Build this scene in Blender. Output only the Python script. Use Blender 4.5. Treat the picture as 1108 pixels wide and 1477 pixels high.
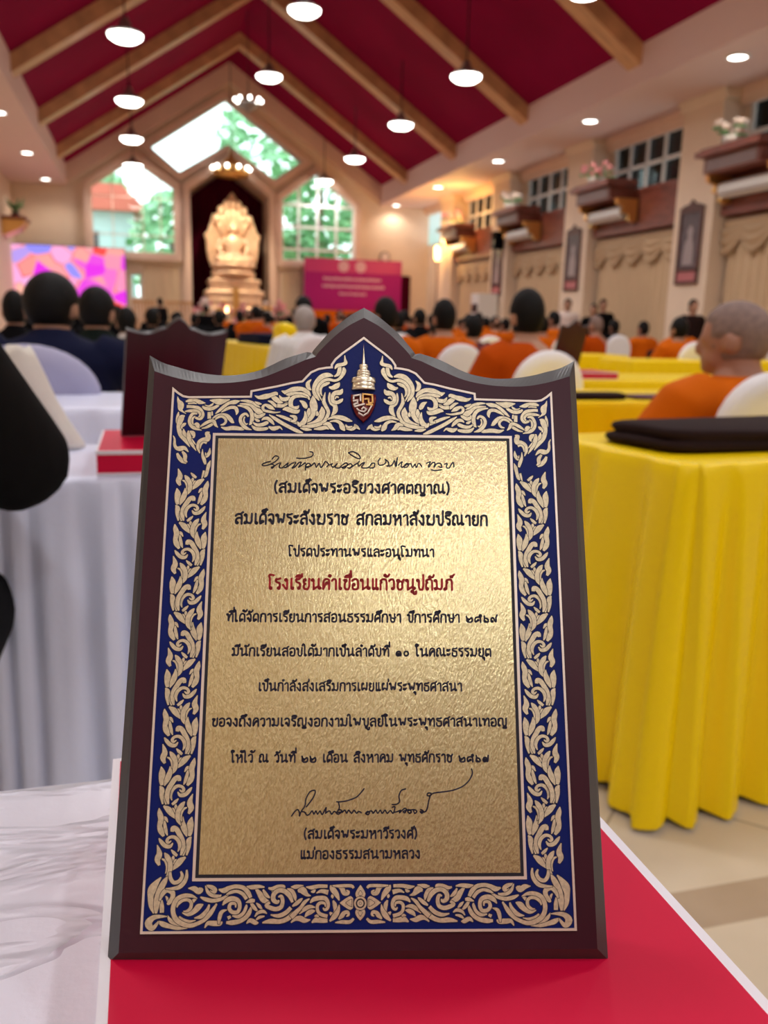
import bpy, bmesh, math, random
from mathutils import Vector, Matrix
for o in list(bpy.data.objects): bpy.data.objects.remove(o)
S = bpy.context.scene
C = S.collection
PI = math.pi
random.seed(7)

# ------------------------------------------------------------------ camera
cam = bpy.data.cameras.new('camera')
camo = bpy.data.objects.new('camera', cam)
C.objects.link(camo)
camo.matrix_world = Matrix(((0.963278, 0.034194, -0.266319, 0.000000), (-0.267281, 0.216735, -0.938929, 0.000000), (0.025615, 0.975631, 0.217915, 1.000000), (0, 0, 0, 1)))
cam.sensor_fit = 'VERTICAL'
cam.sensor_height = 36.0
cam.lens = 1226.0 / 1477.0 * 36.0
cam.clip_start = 0.02
cam.clip_end = 300
cam.dof.use_dof = True
cam.dof.focus_distance = 0.338
cam.dof.aperture_fstop = 13.0
S.camera = camo

# ------------------------------------------------------------------ world, view
w = bpy.data.worlds.new('overcast_sky')
S.world = w
w.use_nodes = True
w.node_tree.nodes['Background'].inputs[0].default_value = (0.86, 0.97, 1.0, 1)
w.node_tree.nodes['Background'].inputs[1].default_value = 2.2
S.view_settings.view_transform = 'Standard'
S.view_settings.look = 'None'
S.view_settings.gamma = 1.0
S.view_settings.use_curve_mapping = False
S.view_settings.exposure = 0.55
S.cycles.use_denoising = True
S.cycles.max_bounces = 7
S.cycles.diffuse_bounces = 4
S.cycles.glossy_bounces = 3
S.cycles.transmission_bounces = 4
S.cycles.transparent_max_bounces = 8
S.cycles.sample_clamp_indirect = 4.0
S.cycles.caustics_reflective = False
S.cycles.caustics_refractive = False

PENDANT_W = 120.0      # watts of one hanging lamp
DOWNLIGHT_W = 26.0
HALL_LIGHT = (1.0, 0.98, 0.98)

# ------------------------------------------------------------------ helpers
def inp(b, n, v):
    if n in b.inputs: b.inputs[n].default_value = v
def mat(name, col, rough=0.5, metal=0.0, spec=0.5, emit=None, es=0.0, coat=0.0, sheen=0.0,
        noise=0.0, nscale=20.0, bump=0.0, bscale=60.0, stretch=None):
    m = bpy.data.materials.new(name); m.use_nodes = True
    nt = m.node_tree; b = nt.nodes['Principled BSDF']
    c = (col[0], col[1], col[2], 1)
    inp(b, 'Base Color', c); inp(b, 'Roughness', rough); inp(b, 'Metallic', metal)
    inp(b, 'Specular IOR Level', spec); inp(b, 'Coat Weight', coat); inp(b, 'Sheen Weight', sheen)
    if emit: inp(b, 'Emission Color', (emit[0], emit[1], emit[2], 1)); inp(b, 'Emission Strength', es)
    tc = None
    if noise or bump:
        tc = nt.nodes.new('ShaderNodeTexCoord'); mp = nt.nodes.new('ShaderNodeMapping')
        nt.links.new(tc.outputs['Object'], mp.inputs[0])
        if stretch: mp.inputs['Scale'].default_value = stretch
    if noise:
        n = nt.nodes.new('ShaderNodeTexNoise'); n.inputs['Scale'].default_value = nscale; n.inputs['Detail'].default_value = 4
        nt.links.new(mp.outputs[0], n.inputs['Vector'])
        r = nt.nodes.new('ShaderNodeMapRange')
        r.inputs['From Min'].default_value = 0.3; r.inputs['From Max'].default_value = 0.7
        r.inputs['To Min'].default_value = 1 - noise; r.inputs['To Max'].default_value = 1 + noise
        nt.links.new(n.outputs[0], r.inputs['Value'])
        mx = nt.nodes.new('ShaderNodeVectorMath'); mx.operation = 'SCALE'
        mx.inputs[0].default_value = col[:3]
        nt.links.new(r.outputs[0], mx.inputs['Scale'])
        nt.links.new(mx.outputs[0], b.inputs['Base Color'])
    if bump:
        n2 = nt.nodes.new('ShaderNodeTexNoise'); n2.inputs['Scale'].default_value = bscale; n2.inputs['Detail'].default_value = 5
        nt.links.new(mp.outputs[0], n2.inputs['Vector'])
        bp = nt.nodes.new('ShaderNodeBump'); bp.inputs['Strength'].default_value = bump
        bp.inputs['Distance'].default_value = 0.01
        nt.links.new(n2.outputs[0], bp.inputs['Height']); nt.links.new(bp.outputs[0], b.inputs['Normal'])
    return m

class MB:
    """collects polygons, then links them as one mesh object"""
    def __init__(s): s.v = []; s.f = []; s.mi = []; s.m = 0; s.M = None
    def _add(s, vs, fs):
        k = len(s.v)
        if s.M is not None: vs = [tuple(s.M @ Vector(p)) for p in vs]
        s.v += [tuple(p) for p in vs]
        for f in fs: s.f.append([k + i for i in f]); s.mi.append(s.m)
        return s
    def box(s, a, b):
        x0, y0, z0 = a; x1, y1, z1 = b
        return s._add([(x0,y0,z0),(x1,y0,z0),(x1,y1,z0),(x0,y1,z0),(x0,y0,z1),(x1,y0,z1),(x1,y1,z1),(x0,y1,z1)],
            [(0,3,2,1),(4,5,6,7),(0,1,5,4),(1,2,6,5),(2,3,7,6),(3,0,4,7)])
    def loft(s, rings, cap=True, closed=True):
        n = len(rings[0]); vs = [p for r in rings for p in r]; fs = []
        for i in range(len(rings) - 1):
            for j in range(n if closed else n - 1):
                a = i*n + j; b = i*n + (j+1) % n
                fs.append((a, b, b + n, a + n))
        if cap and closed:
            fs.append(tuple(range(n))[::-1]); fs.append(tuple(range((len(rings)-1)*n, len(rings)*n)))
        return s._add(vs, fs)
    def lathe(s, prof, c=(0,0,0), n=24, cap=True):
        return s.loft([[(c[0]+r*math.cos(2*PI*k/n), c[1]+r*math.sin(2*PI*k/n), c[2]+z) for k in range(n)] for r, z in prof], cap)
    def tube(s, pts, rad, n=8, cap=True):
        pts = [Vector(p) for p in pts]
        if not hasattr(rad, '__len__'): rad = [rad]*len(pts)
        rings = []; up = None
        for i, p in enumerate(pts):
            t = (pts[min(i+1, len(pts)-1)] - pts[max(i-1, 0)]).normalized()
            if up is None:
                up = Vector((0,0,1)) if abs(t.z) < .9 else Vector((1,0,0))
            a = t.cross(up).normalized(); up = a.cross(t).normalized()
            rings.append([tuple(p + (a*math.cos(2*PI*k/n) + up*math.sin(2*PI*k/n))*rad[i]) for k in range(n)])
        return s.loft(rings, cap)
    def ell(s, c, r, n=16, m=10):
        rings = []
        for i in range(m + 1):
            th = PI*(i + .02)/(m + .04); z = -math.cos(th); q = math.sin(th)
            rings.append([(c[0]+r[0]*q*math.cos(2*PI*k/n), c[1]+r[1]*q*math.sin(2*PI*k/n), c[2]+r[2]*z) for k in range(n)])
        return s.loft(rings)
    def prism(s, poly, a, b, axis='y'):
        """polygon in the plane across the axis, swept from a to b"""
        def P(u, v, t): return (u, t, v) if axis == 'y' else ((t, u, v) if axis == 'x' else (u, v, t))
        n = len(poly)
        vs = [P(u, v, a) for u, v in poly] + [P(u, v, b) for u, v in poly]
        fs = [tuple(range(n))[::-1], tuple(range(n, 2*n))] + [(i, (i+1) % n, n+(i+1) % n, n+i) for i in range(n)]
        return s._add(vs, fs)
    def grid(s, fn, nu, nv):
        vs = [fn(i/nu, j/nv) for j in range(nv+1) for i in range(nu+1)]
        fs = [(j*(nu+1)+i, j*(nu+1)+i+1, (j+1)*(nu+1)+i+1, (j+1)*(nu+1)+i) for j in range(nv) for i in range(nu)]
        return s._add(vs, fs)
    def mesh(s, name, mats, smooth=False):
        me = bpy.data.meshes.new(name); me.from_pydata(s.v, [], s.f)
        if not isinstance(mats, (list, tuple)): mats = [mats]
        for m in mats: me.materials.append(m)
        me.polygons.foreach_set('material_index', s.mi)
        if smooth: me.polygons.foreach_set('use_smooth', [True]*len(me.polygons))
        me.update()
        return me
    def build(s, name, mats, parent=None, smooth=False, fix=True):
        me = s.mesh(name, mats, smooth)
        if fix:
            bm = bmesh.new(); bm.from_mesh(me); bmesh.ops.recalc_face_normals(bm, faces=bm.faces); bm.to_mesh(me); bm.free()
        return link(name, me, parent)

def link(name, me, parent=None):
    o = bpy.data.objects.new(name, me); C.objects.link(o)
    if parent is not None: o.parent = parent
    return o
def tag(o, label, cat, group=None, kind=None):
    o['label'] = label; o['category'] = cat
    if group: o['group'] = group
    if kind: o['kind'] = kind
    return o
def thing(name, label, cat, loc=(0,0,0), rz=0.0, group=None):
    o = bpy.data.objects.new(name, None); C.objects.link(o)
    o.location = loc; o.rotation_euler = (0, 0, rz); o.empty_display_size = .05
    return tag(o, label, cat, group)
def struct(name, mb, m, smooth=False, parent=None, label=None, cat=None):
    o = mb.build(name, m, parent, smooth)
    if parent is None: o['kind'] = 'structure'
    if label: o['label'] = label
    if cat: o['category'] = cat
    return o
def dup(root, loc=None, rz=None, label=None, group=None, scale=None):
    r = root.copy(); C.objects.link(r)
    if loc is not None: r.location = loc
    if rz is not None: r.rotation_euler = (0, 0, rz)
    if scale is not None: r.scale = (scale, scale, scale)
    if label: r['label'] = label
    if group: r['group'] = group
    elif 'group' in r.keys() and group == '': del r['group']
    for ch in list(root.children):
        c = ch.copy(); C.objects.link(c); c.parent = r
        for g in list(ch.children):
            d = g.copy(); C.objects.link(d); d.parent = c
    return r
def lamp(kind, name, loc, energy, color, radius, parent=None, spot=None, rot=None):
    L = bpy.data.lights.new(name, kind); L.energy = energy; L.color = color; L.shadow_soft_size = radius
    if kind == 'SPOT': L.spot_size = spot; L.spot_blend = .6
    o = bpy.data.objects.new(name, L); C.objects.link(o); o.location = loc
    if rot: o.rotation_euler = rot
    if parent is not None: o.parent = parent
    return o
def fuse(mb, name, m, voxel, smooth_iter=4):
    """one continuous surface out of overlapping closed shapes"""
    me = mb.mesh(name + '_raw', m)
    o = link(name + '_raw', me)
    r = o.modifiers.new('r', 'REMESH'); r.mode = 'VOXEL'; r.voxel_size = voxel
    sm = o.modifiers.new('s', 'SMOOTH'); sm.factor = .5; sm.iterations = smooth_iter
    bpy.context.view_layer.update()
    dg = bpy.context.evaluated_depsgraph_get()
    out = bpy.data.meshes.new_from_object(o.evaluated_get(dg))
    bpy.data.objects.remove(o); bpy.data.meshes.remove(me)
    out.name = name
    out.materials.clear(); out.materials.append(m)
    out.polygons.foreach_set('use_smooth', [True]*len(out.polygons))
    return out
def plate(name, outer, holes, y, thick, m, parent=None):
    """flat wall in the x-z plane with openings, from y to y + thick"""
    cu = bpy.data.curves.new(name, 'CURVE'); cu.dimensions = '2D'; cu.fill_mode = 'BOTH'; cu.extrude = thick/2
    for poly in [outer] + holes:
        sp = cu.splines.new('POLY'); sp.points.add(len(poly)-1); sp.use_cyclic_u = True
        for p, (a, b) in zip(sp.points, poly): p.co = (a, b, 0, 1)
    o = bpy.data.objects.new(name, cu); C.objects.link(o)
    bpy.context.view_layer.update()
    me = bpy.data.meshes.new_from_object(o.evaluated_get(bpy.context.evaluated_depsgraph_get()))
    bpy.data.objects.remove(o); bpy.data.curves.remove(cu)
    me.transform(Matrix.Translation((0, y + thick/2, 0)) @ Matrix.Rotation(PI/2, 4, 'X'))
    me.name = name; me.materials.clear(); me.materials.append(m)
    for p in me.polygons: p.material_index = 0
    return link(name, me, parent)
def offset(poly, d):
    n = len(poly); out = []
    area = sum(poly[i][0]*poly[(i+1) % n][1] - poly[(i+1) % n][0]*poly[i][1] for i in range(n))
    sg = 1 if area > 0 else -1
    for i in range(n):
        p0, p1, p2 = Vector(poly[i-1]), Vector(poly[i]), Vector(poly[(i+1) % n])
        a = (p1-p0).normalized(); b = (p2-p1).normalized()
        na = Vector((a.y, -a.x))*sg; nb = Vector((b.y, -b.x))*sg
        m = (na+nb).normalized(); k = d/max(.3, m.dot(na))
        out.append((p1.x+m.x*k, p1.y+m.y*k))
    return out

# ------------------------------------------------------------------ materials
M_wall = mat('cream_wall', (.80, .645, .495), .7, noise=.05, nscale=1.5)
M_peach = mat('peach_trim', (.80, .58, .45), .6, noise=.04, nscale=2)
M_soffit = mat('ceiling_bounce_soffit', (.78, .57, .52), .7)  # pink bounce of the red ceiling put into the base colour
M_red = mat('crimson_ceiling', (.25, .003, .045), .85, spec=.08, noise=.10, nscale=.8)
M_beam = mat('beam_wood', (.60, .33, .16), .42, noise=.2, nscale=3, stretch=(1, 6, 1))
M_panel = mat('panel_wood', (.20, .055, .035), .38, noise=.3, nscale=4, stretch=(1, 1, 5))
M_dark = mat('dark_wood', (.10, .035, .028), .4, noise=.3, nscale=6)
M_gold = mat('gold_leaf', (.83, .50, .16), .34, .85)
M_statue = mat('gilded_bronze', (.92, .62, .40), .42, .35, noise=.12, nscale=6)
M_maroon = mat('maroon_curtain', (.06, .002, .012), .9, spec=.05)
M_curt = mat('cream_curtain', (.66, .49, .31), .8, noise=.06, nscale=8, stretch=(1, 6, .3))
M_swag = mat('tan_swag', (.50, .35, .21), .75)
M_white = mat('white_paint', (.80, .79, .76), .45)
M_fringe = mat('white_satin', (.73, .78, .98), .30, bump=.10, bscale=45)
M_cover = mat('white_chair_cover', (.78, .78, .81), .7, bump=.06, bscale=120)
M_shcover = mat('shaded_chair_cover', (.36, .36, .52), .8)  # white cover with its lilac shade put into the colour
M_yellow = mat('yellow_satin', (.95, .69, .0), .34, spec=.28, bump=.07, bscale=30)
M_lacq = mat('maroon_lacquer', (.046, .008, .018), .34, spec=.32, noise=.12, nscale=40, stretch=(1, 1, .1))
M_edge = mat('charcoal_edge', (.040, .040, .042), .42, spec=.6)
M_blue = mat('blue_enamel', (.001, .010, .13), .45, spec=.2, bump=.03, bscale=600)
M_line = mat('silver_gold_line', (.84, .76, .66), .36, .5)
M_orn = mat('etched_gold', (.72, .65, .46), .36, .6, noise=.14, nscale=900, bump=.10, bscale=1500)
M_ink = mat('dark_ink', (.006, .007, .018), .5)
M_text = mat('navy_ink', (.009, .010, .040), .45)
M_redtext = mat('red_ink', (.42, .006, .012), .45)
M_boxred = mat('red_box_paper', (.60, .003, .045), .5, spec=.2)
M_boxside = mat('white_box_edge', (.80, .79, .86), .5)
M_black = mat('black_cloth', (.003, .003, .004), .9, spec=.1)
M_navy = mat('navy_suit', (.006, .008, .030), .85, spec=.1)
M_green = mat('dark_green_jacket', (.005, .010, .008), .85, spec=.1)
M_brown = mat('dark_brown_cloth', (.018, .008, .008), .85, spec=.15, bump=.1, bscale=40)
M_cream = mat('cream_cloth', (.70, .67, .60), .75, noise=.08, nscale=12, bump=.15, bscale=18)
M_robe = mat('orange_robe', (.60, .12, .002), .8, spec=.1, bump=.12, bscale=14)
M_robe2 = mat('deep_orange_robe', (.46, .065, .001), .8, spec=.1, bump=.12, bscale=14)
M_marobe = mat('maroon_robe', (.10, .012, .022), .8)
M_skin = mat('skin', (.42, .22, .14), .5, noise=.06, nscale=14)
M_skin2 = mat('tan_skin', (.36, .17, .11), .5, noise=.06, nscale=14)
M_stub = mat('grey_stubble', (.20, .13, .11), .65, noise=.2, nscale=60)
M_hair = mat('black_hair', (.005, .0045, .0045), .6, spec=.15, bump=.3, bscale=90)
M_grey = mat('grey_hair', (.34, .30, .28), .6)
M_shirt = mat('white_shirt', (.72, .72, .72), .7)
M_steel = mat('dark_metal', (.03, .03, .032), .4, .6)
M_glow = mat('lamp_glow', (1, 1, 1), .5, emit=(1, .97, .9), es=6.5)
M_shade = mat('lamp_shade', (.30, .28, .26), .35, .4)
M_leaf = mat('leaves', (.20, .42, .20), .7, spec=.2, noise=.4, nscale=3)
M_leaf2 = mat('light_leaves', (.34, .58, .36), .7, spec=.2, noise=.3, nscale=3)
M_bark = mat('bark', (.12, .07, .04), .8)
M_pink = mat('pink_petals', (.72, .30, .32), .6)
M_pale = mat('pale_petals', (.78, .66, .60), .6)
M_mag = mat('magenta_banner', (.40, .012, .19), .6, spec=.2)
M_mag2 = mat('pink_banner_band', (.58, .035, .200), .5)
M_pal = mat('banner_print', (.72, .42, .52), .5)
M_pict = mat('grey_picture', (.10, .075, .085), .35, noise=.5, nscale=7)
M_fig = mat('pale_figure_print', (.36, .30, .30), .4)
M_lblpink = mat('pink_label', (.50, .16, .17), .5)
def glass_mat(name, tint):
    m = bpy.data.materials.new(name); m.use_nodes = True; nt = m.node_tree; nt.nodes.clear()
    o = nt.nodes.new('ShaderNodeOutputMaterial'); t = nt.nodes.new('ShaderNodeBsdfTransparent'); g = nt.nodes.new('ShaderNodeBsdfGlossy')
    fr = nt.nodes.new('ShaderNodeFresnel'); fr.inputs[0].default_value = 1.45
    mx = nt.nodes.new('ShaderNodeMixShader'); t.inputs[0].default_value = (*tint, 1); g.inputs['Roughness'].default_value = .03
    nt.links.new(fr.outputs[0], mx.inputs[0]); nt.links.new(t.outputs[0], mx.inputs[1]); nt.links.new(g.outputs[0], mx.inputs[2])
    nt.links.new(mx.outputs[0], o.inputs[0]); return m
M_glass = glass_mat('window_glass', (.92, .97, .95))
def gold_plate_mat():
    m = mat('brushed_gold', (.74, .60, .33), .27, .92)
    nt = m.node_tree; b = nt.nodes['Principled BSDF']
    tc = nt.nodes.new('ShaderNodeTexCoord')
    mp = nt.nodes.new('ShaderNodeMapping'); mp.inputs['Scale'].default_value = (1, 1, .45); mp.inputs['Rotation'].default_value = (0, .5, 0)
    nt.links.new(tc.outputs['Object'], mp.inputs[0])
    n = nt.nodes.new('ShaderNodeTexNoise'); n.inputs['Scale'].default_value = 1500; n.inputs['Detail'].default_value = 4
    nt.links.new(mp.outputs[0], n.inputs['Vector'])
    r = nt.nodes.new('ShaderNodeValToRGB')
    r.color_ramp.elements[0].position = .36; r.color_ramp.elements[0].color = (.68, .59, .31, 1)
    r.color_ramp.elements[1].position = .64; r.color_ramp.elements[1].color = (.86, .79, .47, 1)
    nt.links.new(n.outputs[0], r.inputs[0]); nt.links.new(r.outputs[0], b.inputs['Base Color'])
    bp = nt.nodes.new('ShaderNodeBump'); bp.inputs['Strength'].default_value = .09; bp.inputs['Distance'].default_value = .002
    nt.links.new(n.outputs[0], bp.inputs['Height']); nt.links.new(bp.outputs[0], b.inputs['Normal'])
    return m
M_plate = gold_plate_mat()
def floor_mat():
    m = mat('cream_tile', (.62, .54, .43), .22, spec=.5)
    nt = m.node_tree; b = nt.nodes['Principled BSDF']; L = nt.links
    tc = nt.nodes.new('ShaderNodeTexCoord')
    mp = nt.nodes.new('ShaderNodeMapping'); mp.inputs['Rotation'].default_value = (0, 0, PI/4); mp.inputs['Location'].default_value = (.352, 0.03, 0)
    L.new(tc.outputs['Object'], mp.inputs[0])
    br = nt.nodes.new('ShaderNodeTexBrick'); br.offset = 0; br.inputs['Scale'].default_value = 1.0
    br.inputs['Color1'].default_value = (.66, .58, .46, 1); br.inputs['Color2'].default_value = (.60, .52, .41, 1)
    br.inputs['Mortar'].default_value = (.40, .34, .27, 1); br.inputs['Mortar Size'].default_value = .004
    br.inputs['Brick Width'].default_value = .6; br.inputs['Row Height'].default_value = .6
    L.new(mp.outputs[0], br.inputs['Vector'])
    sx = nt.nodes.new('ShaderNodeSeparateXYZ'); L.new(tc.outputs['Object'], sx.inputs[0])
    ad = nt.nodes.new('ShaderNodeMath'); ad.operation = 'ADD'; ad.inputs[1].default_value = -1.066 + 24; L.new(sx.outputs[1], ad.inputs[0])
    md = nt.nodes.new('ShaderNodeMath'); md.operation = 'MODULO'; md.inputs[1].default_value = 2.4; L.new(ad.outputs[0], md.inputs[0])
    lt = nt.nodes.new('ShaderNodeMath'); lt.operation = 'LESS_THAN'; lt.inputs[1].default_value = .096; L.new(md.outputs[0], lt.inputs[0])
    nz = nt.nodes.new('ShaderNodeTexNoise'); nz.inputs['Scale'].default_value = 5; nz.inputs['Detail'].default_value = 6; L.new(tc.outputs['Object'], nz.inputs['Vector'])
    mx = nt.nodes.new('ShaderNodeMix'); mx.data_type = 'RGBA'; L.new(lt.outputs[0], mx.inputs[0]); L.new(br.outputs[0], mx.inputs[6]); mx.inputs[7].default_value = (.40, .31, .23, 1)
    m2 = nt.nodes.new('ShaderNodeMix'); m2.data_type = 'RGBA'; m2.blend_type = 'SOFT_LIGHT'; m2.inputs[0].default_value = .35
    L.new(mx.outputs[2], m2.inputs[6]); L.new(nz.outputs[0], m2.inputs[7]); L.new(m2.outputs[2], b.inputs['Base Color'])
    return m
M_floor = floor_mat()
def screen_mat():
    m = bpy.data.materials.new('led_picture'); m.use_nodes = True; nt = m.node_tree; b = nt.nodes['Principled BSDF']; L = nt.links
    tc = nt.nodes.new('ShaderNodeTexCoord'); mp = nt.nodes.new('ShaderNodeMapping'); L.new(tc.outputs['Object'], mp.inputs[0])
    mp.inputs['Location'].default_value = (.35, 0, .2)
    v = nt.nodes.new('ShaderNodeTexVoronoi'); v.feature = 'SMOOTH_F1'; v.inputs['Scale'].default_value = 2.1; L.new(mp.outputs[0], v.inputs['Vector'])
    v.inputs['Smoothness'].default_value = .25
    sp = nt.nodes.new('ShaderNodeSeparateColor'); L.new(v.outputs['Color'], sp.inputs[0])
    r = nt.nodes.new('ShaderNodeValToRGB'); r.color_ramp.interpolation = 'EASE'
    e = r.color_ramp.elements; e[0].position = .1; e[0].color = (.75, .02, .75, 1); e[1].position = .9; e[1].color = (.28, .26, .95, 1)
    for pos, c in ((.30, (.95, .35, .32, 1)), (.45, (.95, .03, .03, 1)), (.58, (.95, .42, .75, 1)), (.72, (.90, .16, .26, 1)), (.8, (.95, .45, .35, 1))):
        q = r.color_ramp.elements.new(pos); q.color = c
    L.new(sp.outputs[0], r.inputs[0]); inp(b, 'Base Color', (.02, .02, .02, 1)); L.new(r.outputs[0], b.inputs['Emission Color']); inp(b, 'Emission Strength', .8)
    return m
M_screen = screen_mat()
# ------------------------------------------------------------------ the hall
XC, FL, FR, WL, WR = 2.66, -1.92, 7.24, -3.4, 8.9
Y0, Y1, ZS, ZE, ZA = -9.0, 27.0, 4.54, 5.10, 8.15
struct('floor', MB().box((WL-.2, Y0-.2, -.1), (WR+.2, Y1+1.6, 0)), M_floor)
m = MB()
m.prism([(FL-.05, ZE-.033), (XC, ZA), (FR+.05, ZE-.033), (FR+.05, ZE+.1), (XC, ZA+.14), (FL-.05, ZE+.1)], Y0-.1, Y1+.1)
struct('ceiling', m, M_red)
m = MB()
m.prism([(FL, ZS), (FL, ZE+.02), (FL-.1, ZE+.02), (FL-.1, ZS+.12), (WL-.1, ZS+.12), (WL-.1, ZS)], Y0, Y1)
struct('trim_1', m, M_soffit, label='soffit and fascia coloured with red ceiling bounce, over the left aisle')
m = MB()
m.prism([(FR, ZS), (FR, ZE+.02), (FR+.1, ZE+.02), (FR+.1, ZS+.12), (WR+.1, ZS+.12), (WR+.1, ZS)], Y0, Y1)
struct('trim_2', m, M_soffit, label='soffit and fascia coloured with red ceiling bounce, over the right aisle')
ROOFS = (ZA-ZE)/(XC-FL)
for k in range(9):                                     # rafters
    y = 24.25 - 3.95*k
    d = .30
    m = MB().prism([(FL-.02, ZE-d), (XC, ZA-d), (FR+.02, ZE-d), (FR+.02, ZE+.02), (XC, ZA+.02), (FL-.02, ZE+.02)], y-.19, y+.19)
    struct('trim_%d' % (k+3), m, M_beam, label='sloping wooden rafter under the crimson ceiling')
m = MB().prism([(FL-.02, ZE-.5), (XC, ZA-.52), (FR+.02, ZE-.5), (FR+.02, ZE+.02), (XC, ZA+.02), (FL-.02, ZE+.02)], Y1-.22, Y1+.02)
struct('trim_12', m, M_peach, label='wide peach rafter along the gable end')

# end wall with its openings
winL = [(-1.33, 2.78), (1.04, 2.78), (1.04, 4.66), (-.12, 5.40), (-1.33, 4.58)]
winR = [(4.19, 2.76), (6.45, 2.76), (6.45, 4.46), (5.26, 5.36), (4.19, 4.56)]
chev = [(.34, 5.74), (2.54, 7.20), (4.82, 5.62), (3.97, 5.05), (2.60, 5.93), (1.19, 5.07)]
niche = [(1.47, .0), (3.78, .0), (3.78, 4.58), (2.60, 5.46), (1.47, 4.66)]
gable = [(WL, 0), (1.3, 0), (1.47, 0), (1.47, 4.66), (2.60, 5.46), (3.78, 4.58), (3.78, 0), (WR, 0), (WR, ZS+.1), (FR, ZS+.1), (FR, ZE), (XC, ZA), (FL, ZE), (FL, ZS+.1), (WL, ZS+.1)]
small = [(-.30, 1.5), (.02, 1.5), (.02, 2.22), (-.30, 2.22)]
o = plate('wall_front', gable, [winL, winR, chev, small], Y1, .22, M_wall); o['kind'] = 'structure'
def ring(name, poly, wd, y0, y1, m, parent=None):
    return plate(name, offset(poly, wd), [poly], y0, y1-y0, m, parent)
n = 13
for poly, wd in ((winL, .17), (winR, .17), (chev, .16)):
    o = ring('trim_%d' % n, poly, wd, Y1-.14, Y1-.001, M_peach); o['kind'] = 'structure'; n += 1
arch = [(1.47-.2, 0), (1.47, 0), (1.47, 4.66), (2.60, 5.46), (3.78, 4.58), (3.78, 0), (3.98, 0), (3.98, 4.68), (2.60, 5.70), (1.27, 4.76)]
o = plate('trim_%d' % n, arch, [], Y1-.2, .2, M_peach); o['kind'] = 'structure'; n += 1
def grid_window(k, poly, xs, zs, mw=.03, colr=None):
    """a window of the end wall: frame, bars cut to the outline, one pane"""
    fr = ring('window_%d' % k, offset(poly, -.05), .05, Y1+.06, Y1+.12, colr or M_white); fr['kind'] = 'structure'
    def zmax(x):
        best = 9
        for i in range(len(poly)):
            (xa, za), (xb, zb) = poly[i], poly[(i+1) % len(poly)]
            if min(xa, xb) < x < max(xa, xb) and max(za, zb) > 3:
                z = za + (zb-za)*(x-xa)/(xb-xa)
                if z > 3: best = min(best, z)
        return best
    x0 = min(p[0] for p in poly); x1 = max(p[0] for p in poly); z0 = min(p[1] for p in poly)
    b = MB()
    for x in xs: b.box((x-mw/2, Y1+.07, z0), (x+mw/2, Y1+.11, zmax(x)))
    for z in zs: b.box((x0, Y1+.072, z-mw/2), (x1, Y1+.108, z+mw/2))
    if xs: b.build('glazing_bars', colr or M_white, fr)
    plate('pane', poly, [], Y1+.13, .01, M_glass, fr)
grid_window(1, winL, (-.72, .12, .62), (4.35, 3.3), .028, M_peach)
grid_window(2, winR, (4.72, 5.30, 5.90), (4.42, 3.78, 3.12), .075)
grid_window(3, chev, (), ())
grid_window(4, small, (), ())
# niche
m = MB()
m.prism([(1.37, 0), (1.47, 0), (1.47, 4.66), (2.60, 5.46), (3.78, 4.58), (3.78, 0), (3.88, 0), (3.88, 4.64), (2.60, 5.6), (1.37, 4.72)], Y1+.2, Y1+1.5).prism([(1.37, 0), (3.88, 0), (3.88, 4.64), (2.60, 5.6), (1.37, 4.72)], Y1+1.5, Y1+1.55)
struct('trim_17', m, M_peach, label='peach recess behind the golden statue')
def pleat(x0, x1, z0, z1, y, amp, per, rows=6, flat_top=.3, head=False):
    nn = max(8, int((x1-x0)/per*8))
    return MB().grid(lambda u, v: (x0+(x1-x0)*u, y + amp*(flat_top+(1-flat_top)*(1-v))*math.sin(2*PI*(x1-x0)*u/per + 1.3*math.sin(7*u)), z0+(z1-z0-(.84*abs(u-.49)/.51 if head else 0))*v), nn, rows)
o = pleat(1.48, 3.77, .02, 5.40, Y1+1.3, .06, .24, head=True).build('curtain', M_maroon, smooth=True)
tag(o, 'dark maroon curtain hanging behind the golden statue', 'curtain')
# lower dado of the end wall: shallow panels under the windows
m = MB()
for (a, b) in ((-1.3, -.35), (.08, 1.1), (4.2, 4.75), (7.95, 8.3)):
    m.box((a, Y1-.05, .2), (b, Y1-.001, 2.45))
m.box((-1.6, Y1-.1, 2.5), (1.2, Y1-.001, 2.62)).box((4.05, Y1-.1, 2.5), (6.8, Y1-.001, 2.62))
struct('trim_18', m, M_curt, label='tan panelling below the tall windows')
m = MB().box((7.98, Y1-.06, 0), (8.32, Y1-.001, 2.45)).box((8.16, Y1-.08, .9), (8.2, Y1-.06, 1.0))
struct('door_1', m, M_maroon)

# left wall
struct('wall_left', MB().box((WL-.2, Y0, 0), (WL, Y1, ZS+.1)), M_wall)
# back wall behind the camera; dark panel added to darken the gold plate's reflection
struct('wall_back', MB().box((WL, Y0-.2, 0), (WR, Y0, 2.3)).prism([(WL, 2.3), (WR, 2.3), (WR, ZS), (FR, ZS), (FR, ZE), (XC, ZA), (FL, ZE), (FL, ZS), (WL, ZS)], Y0-.2, Y0), M_wall)
struct('trim_19', MB().box((-2.9, Y0, 0), (8.3, Y0+.06, 3.3)), M_panel, label='dark timber panel added on the back wall to darken the plaque reflection')

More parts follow.
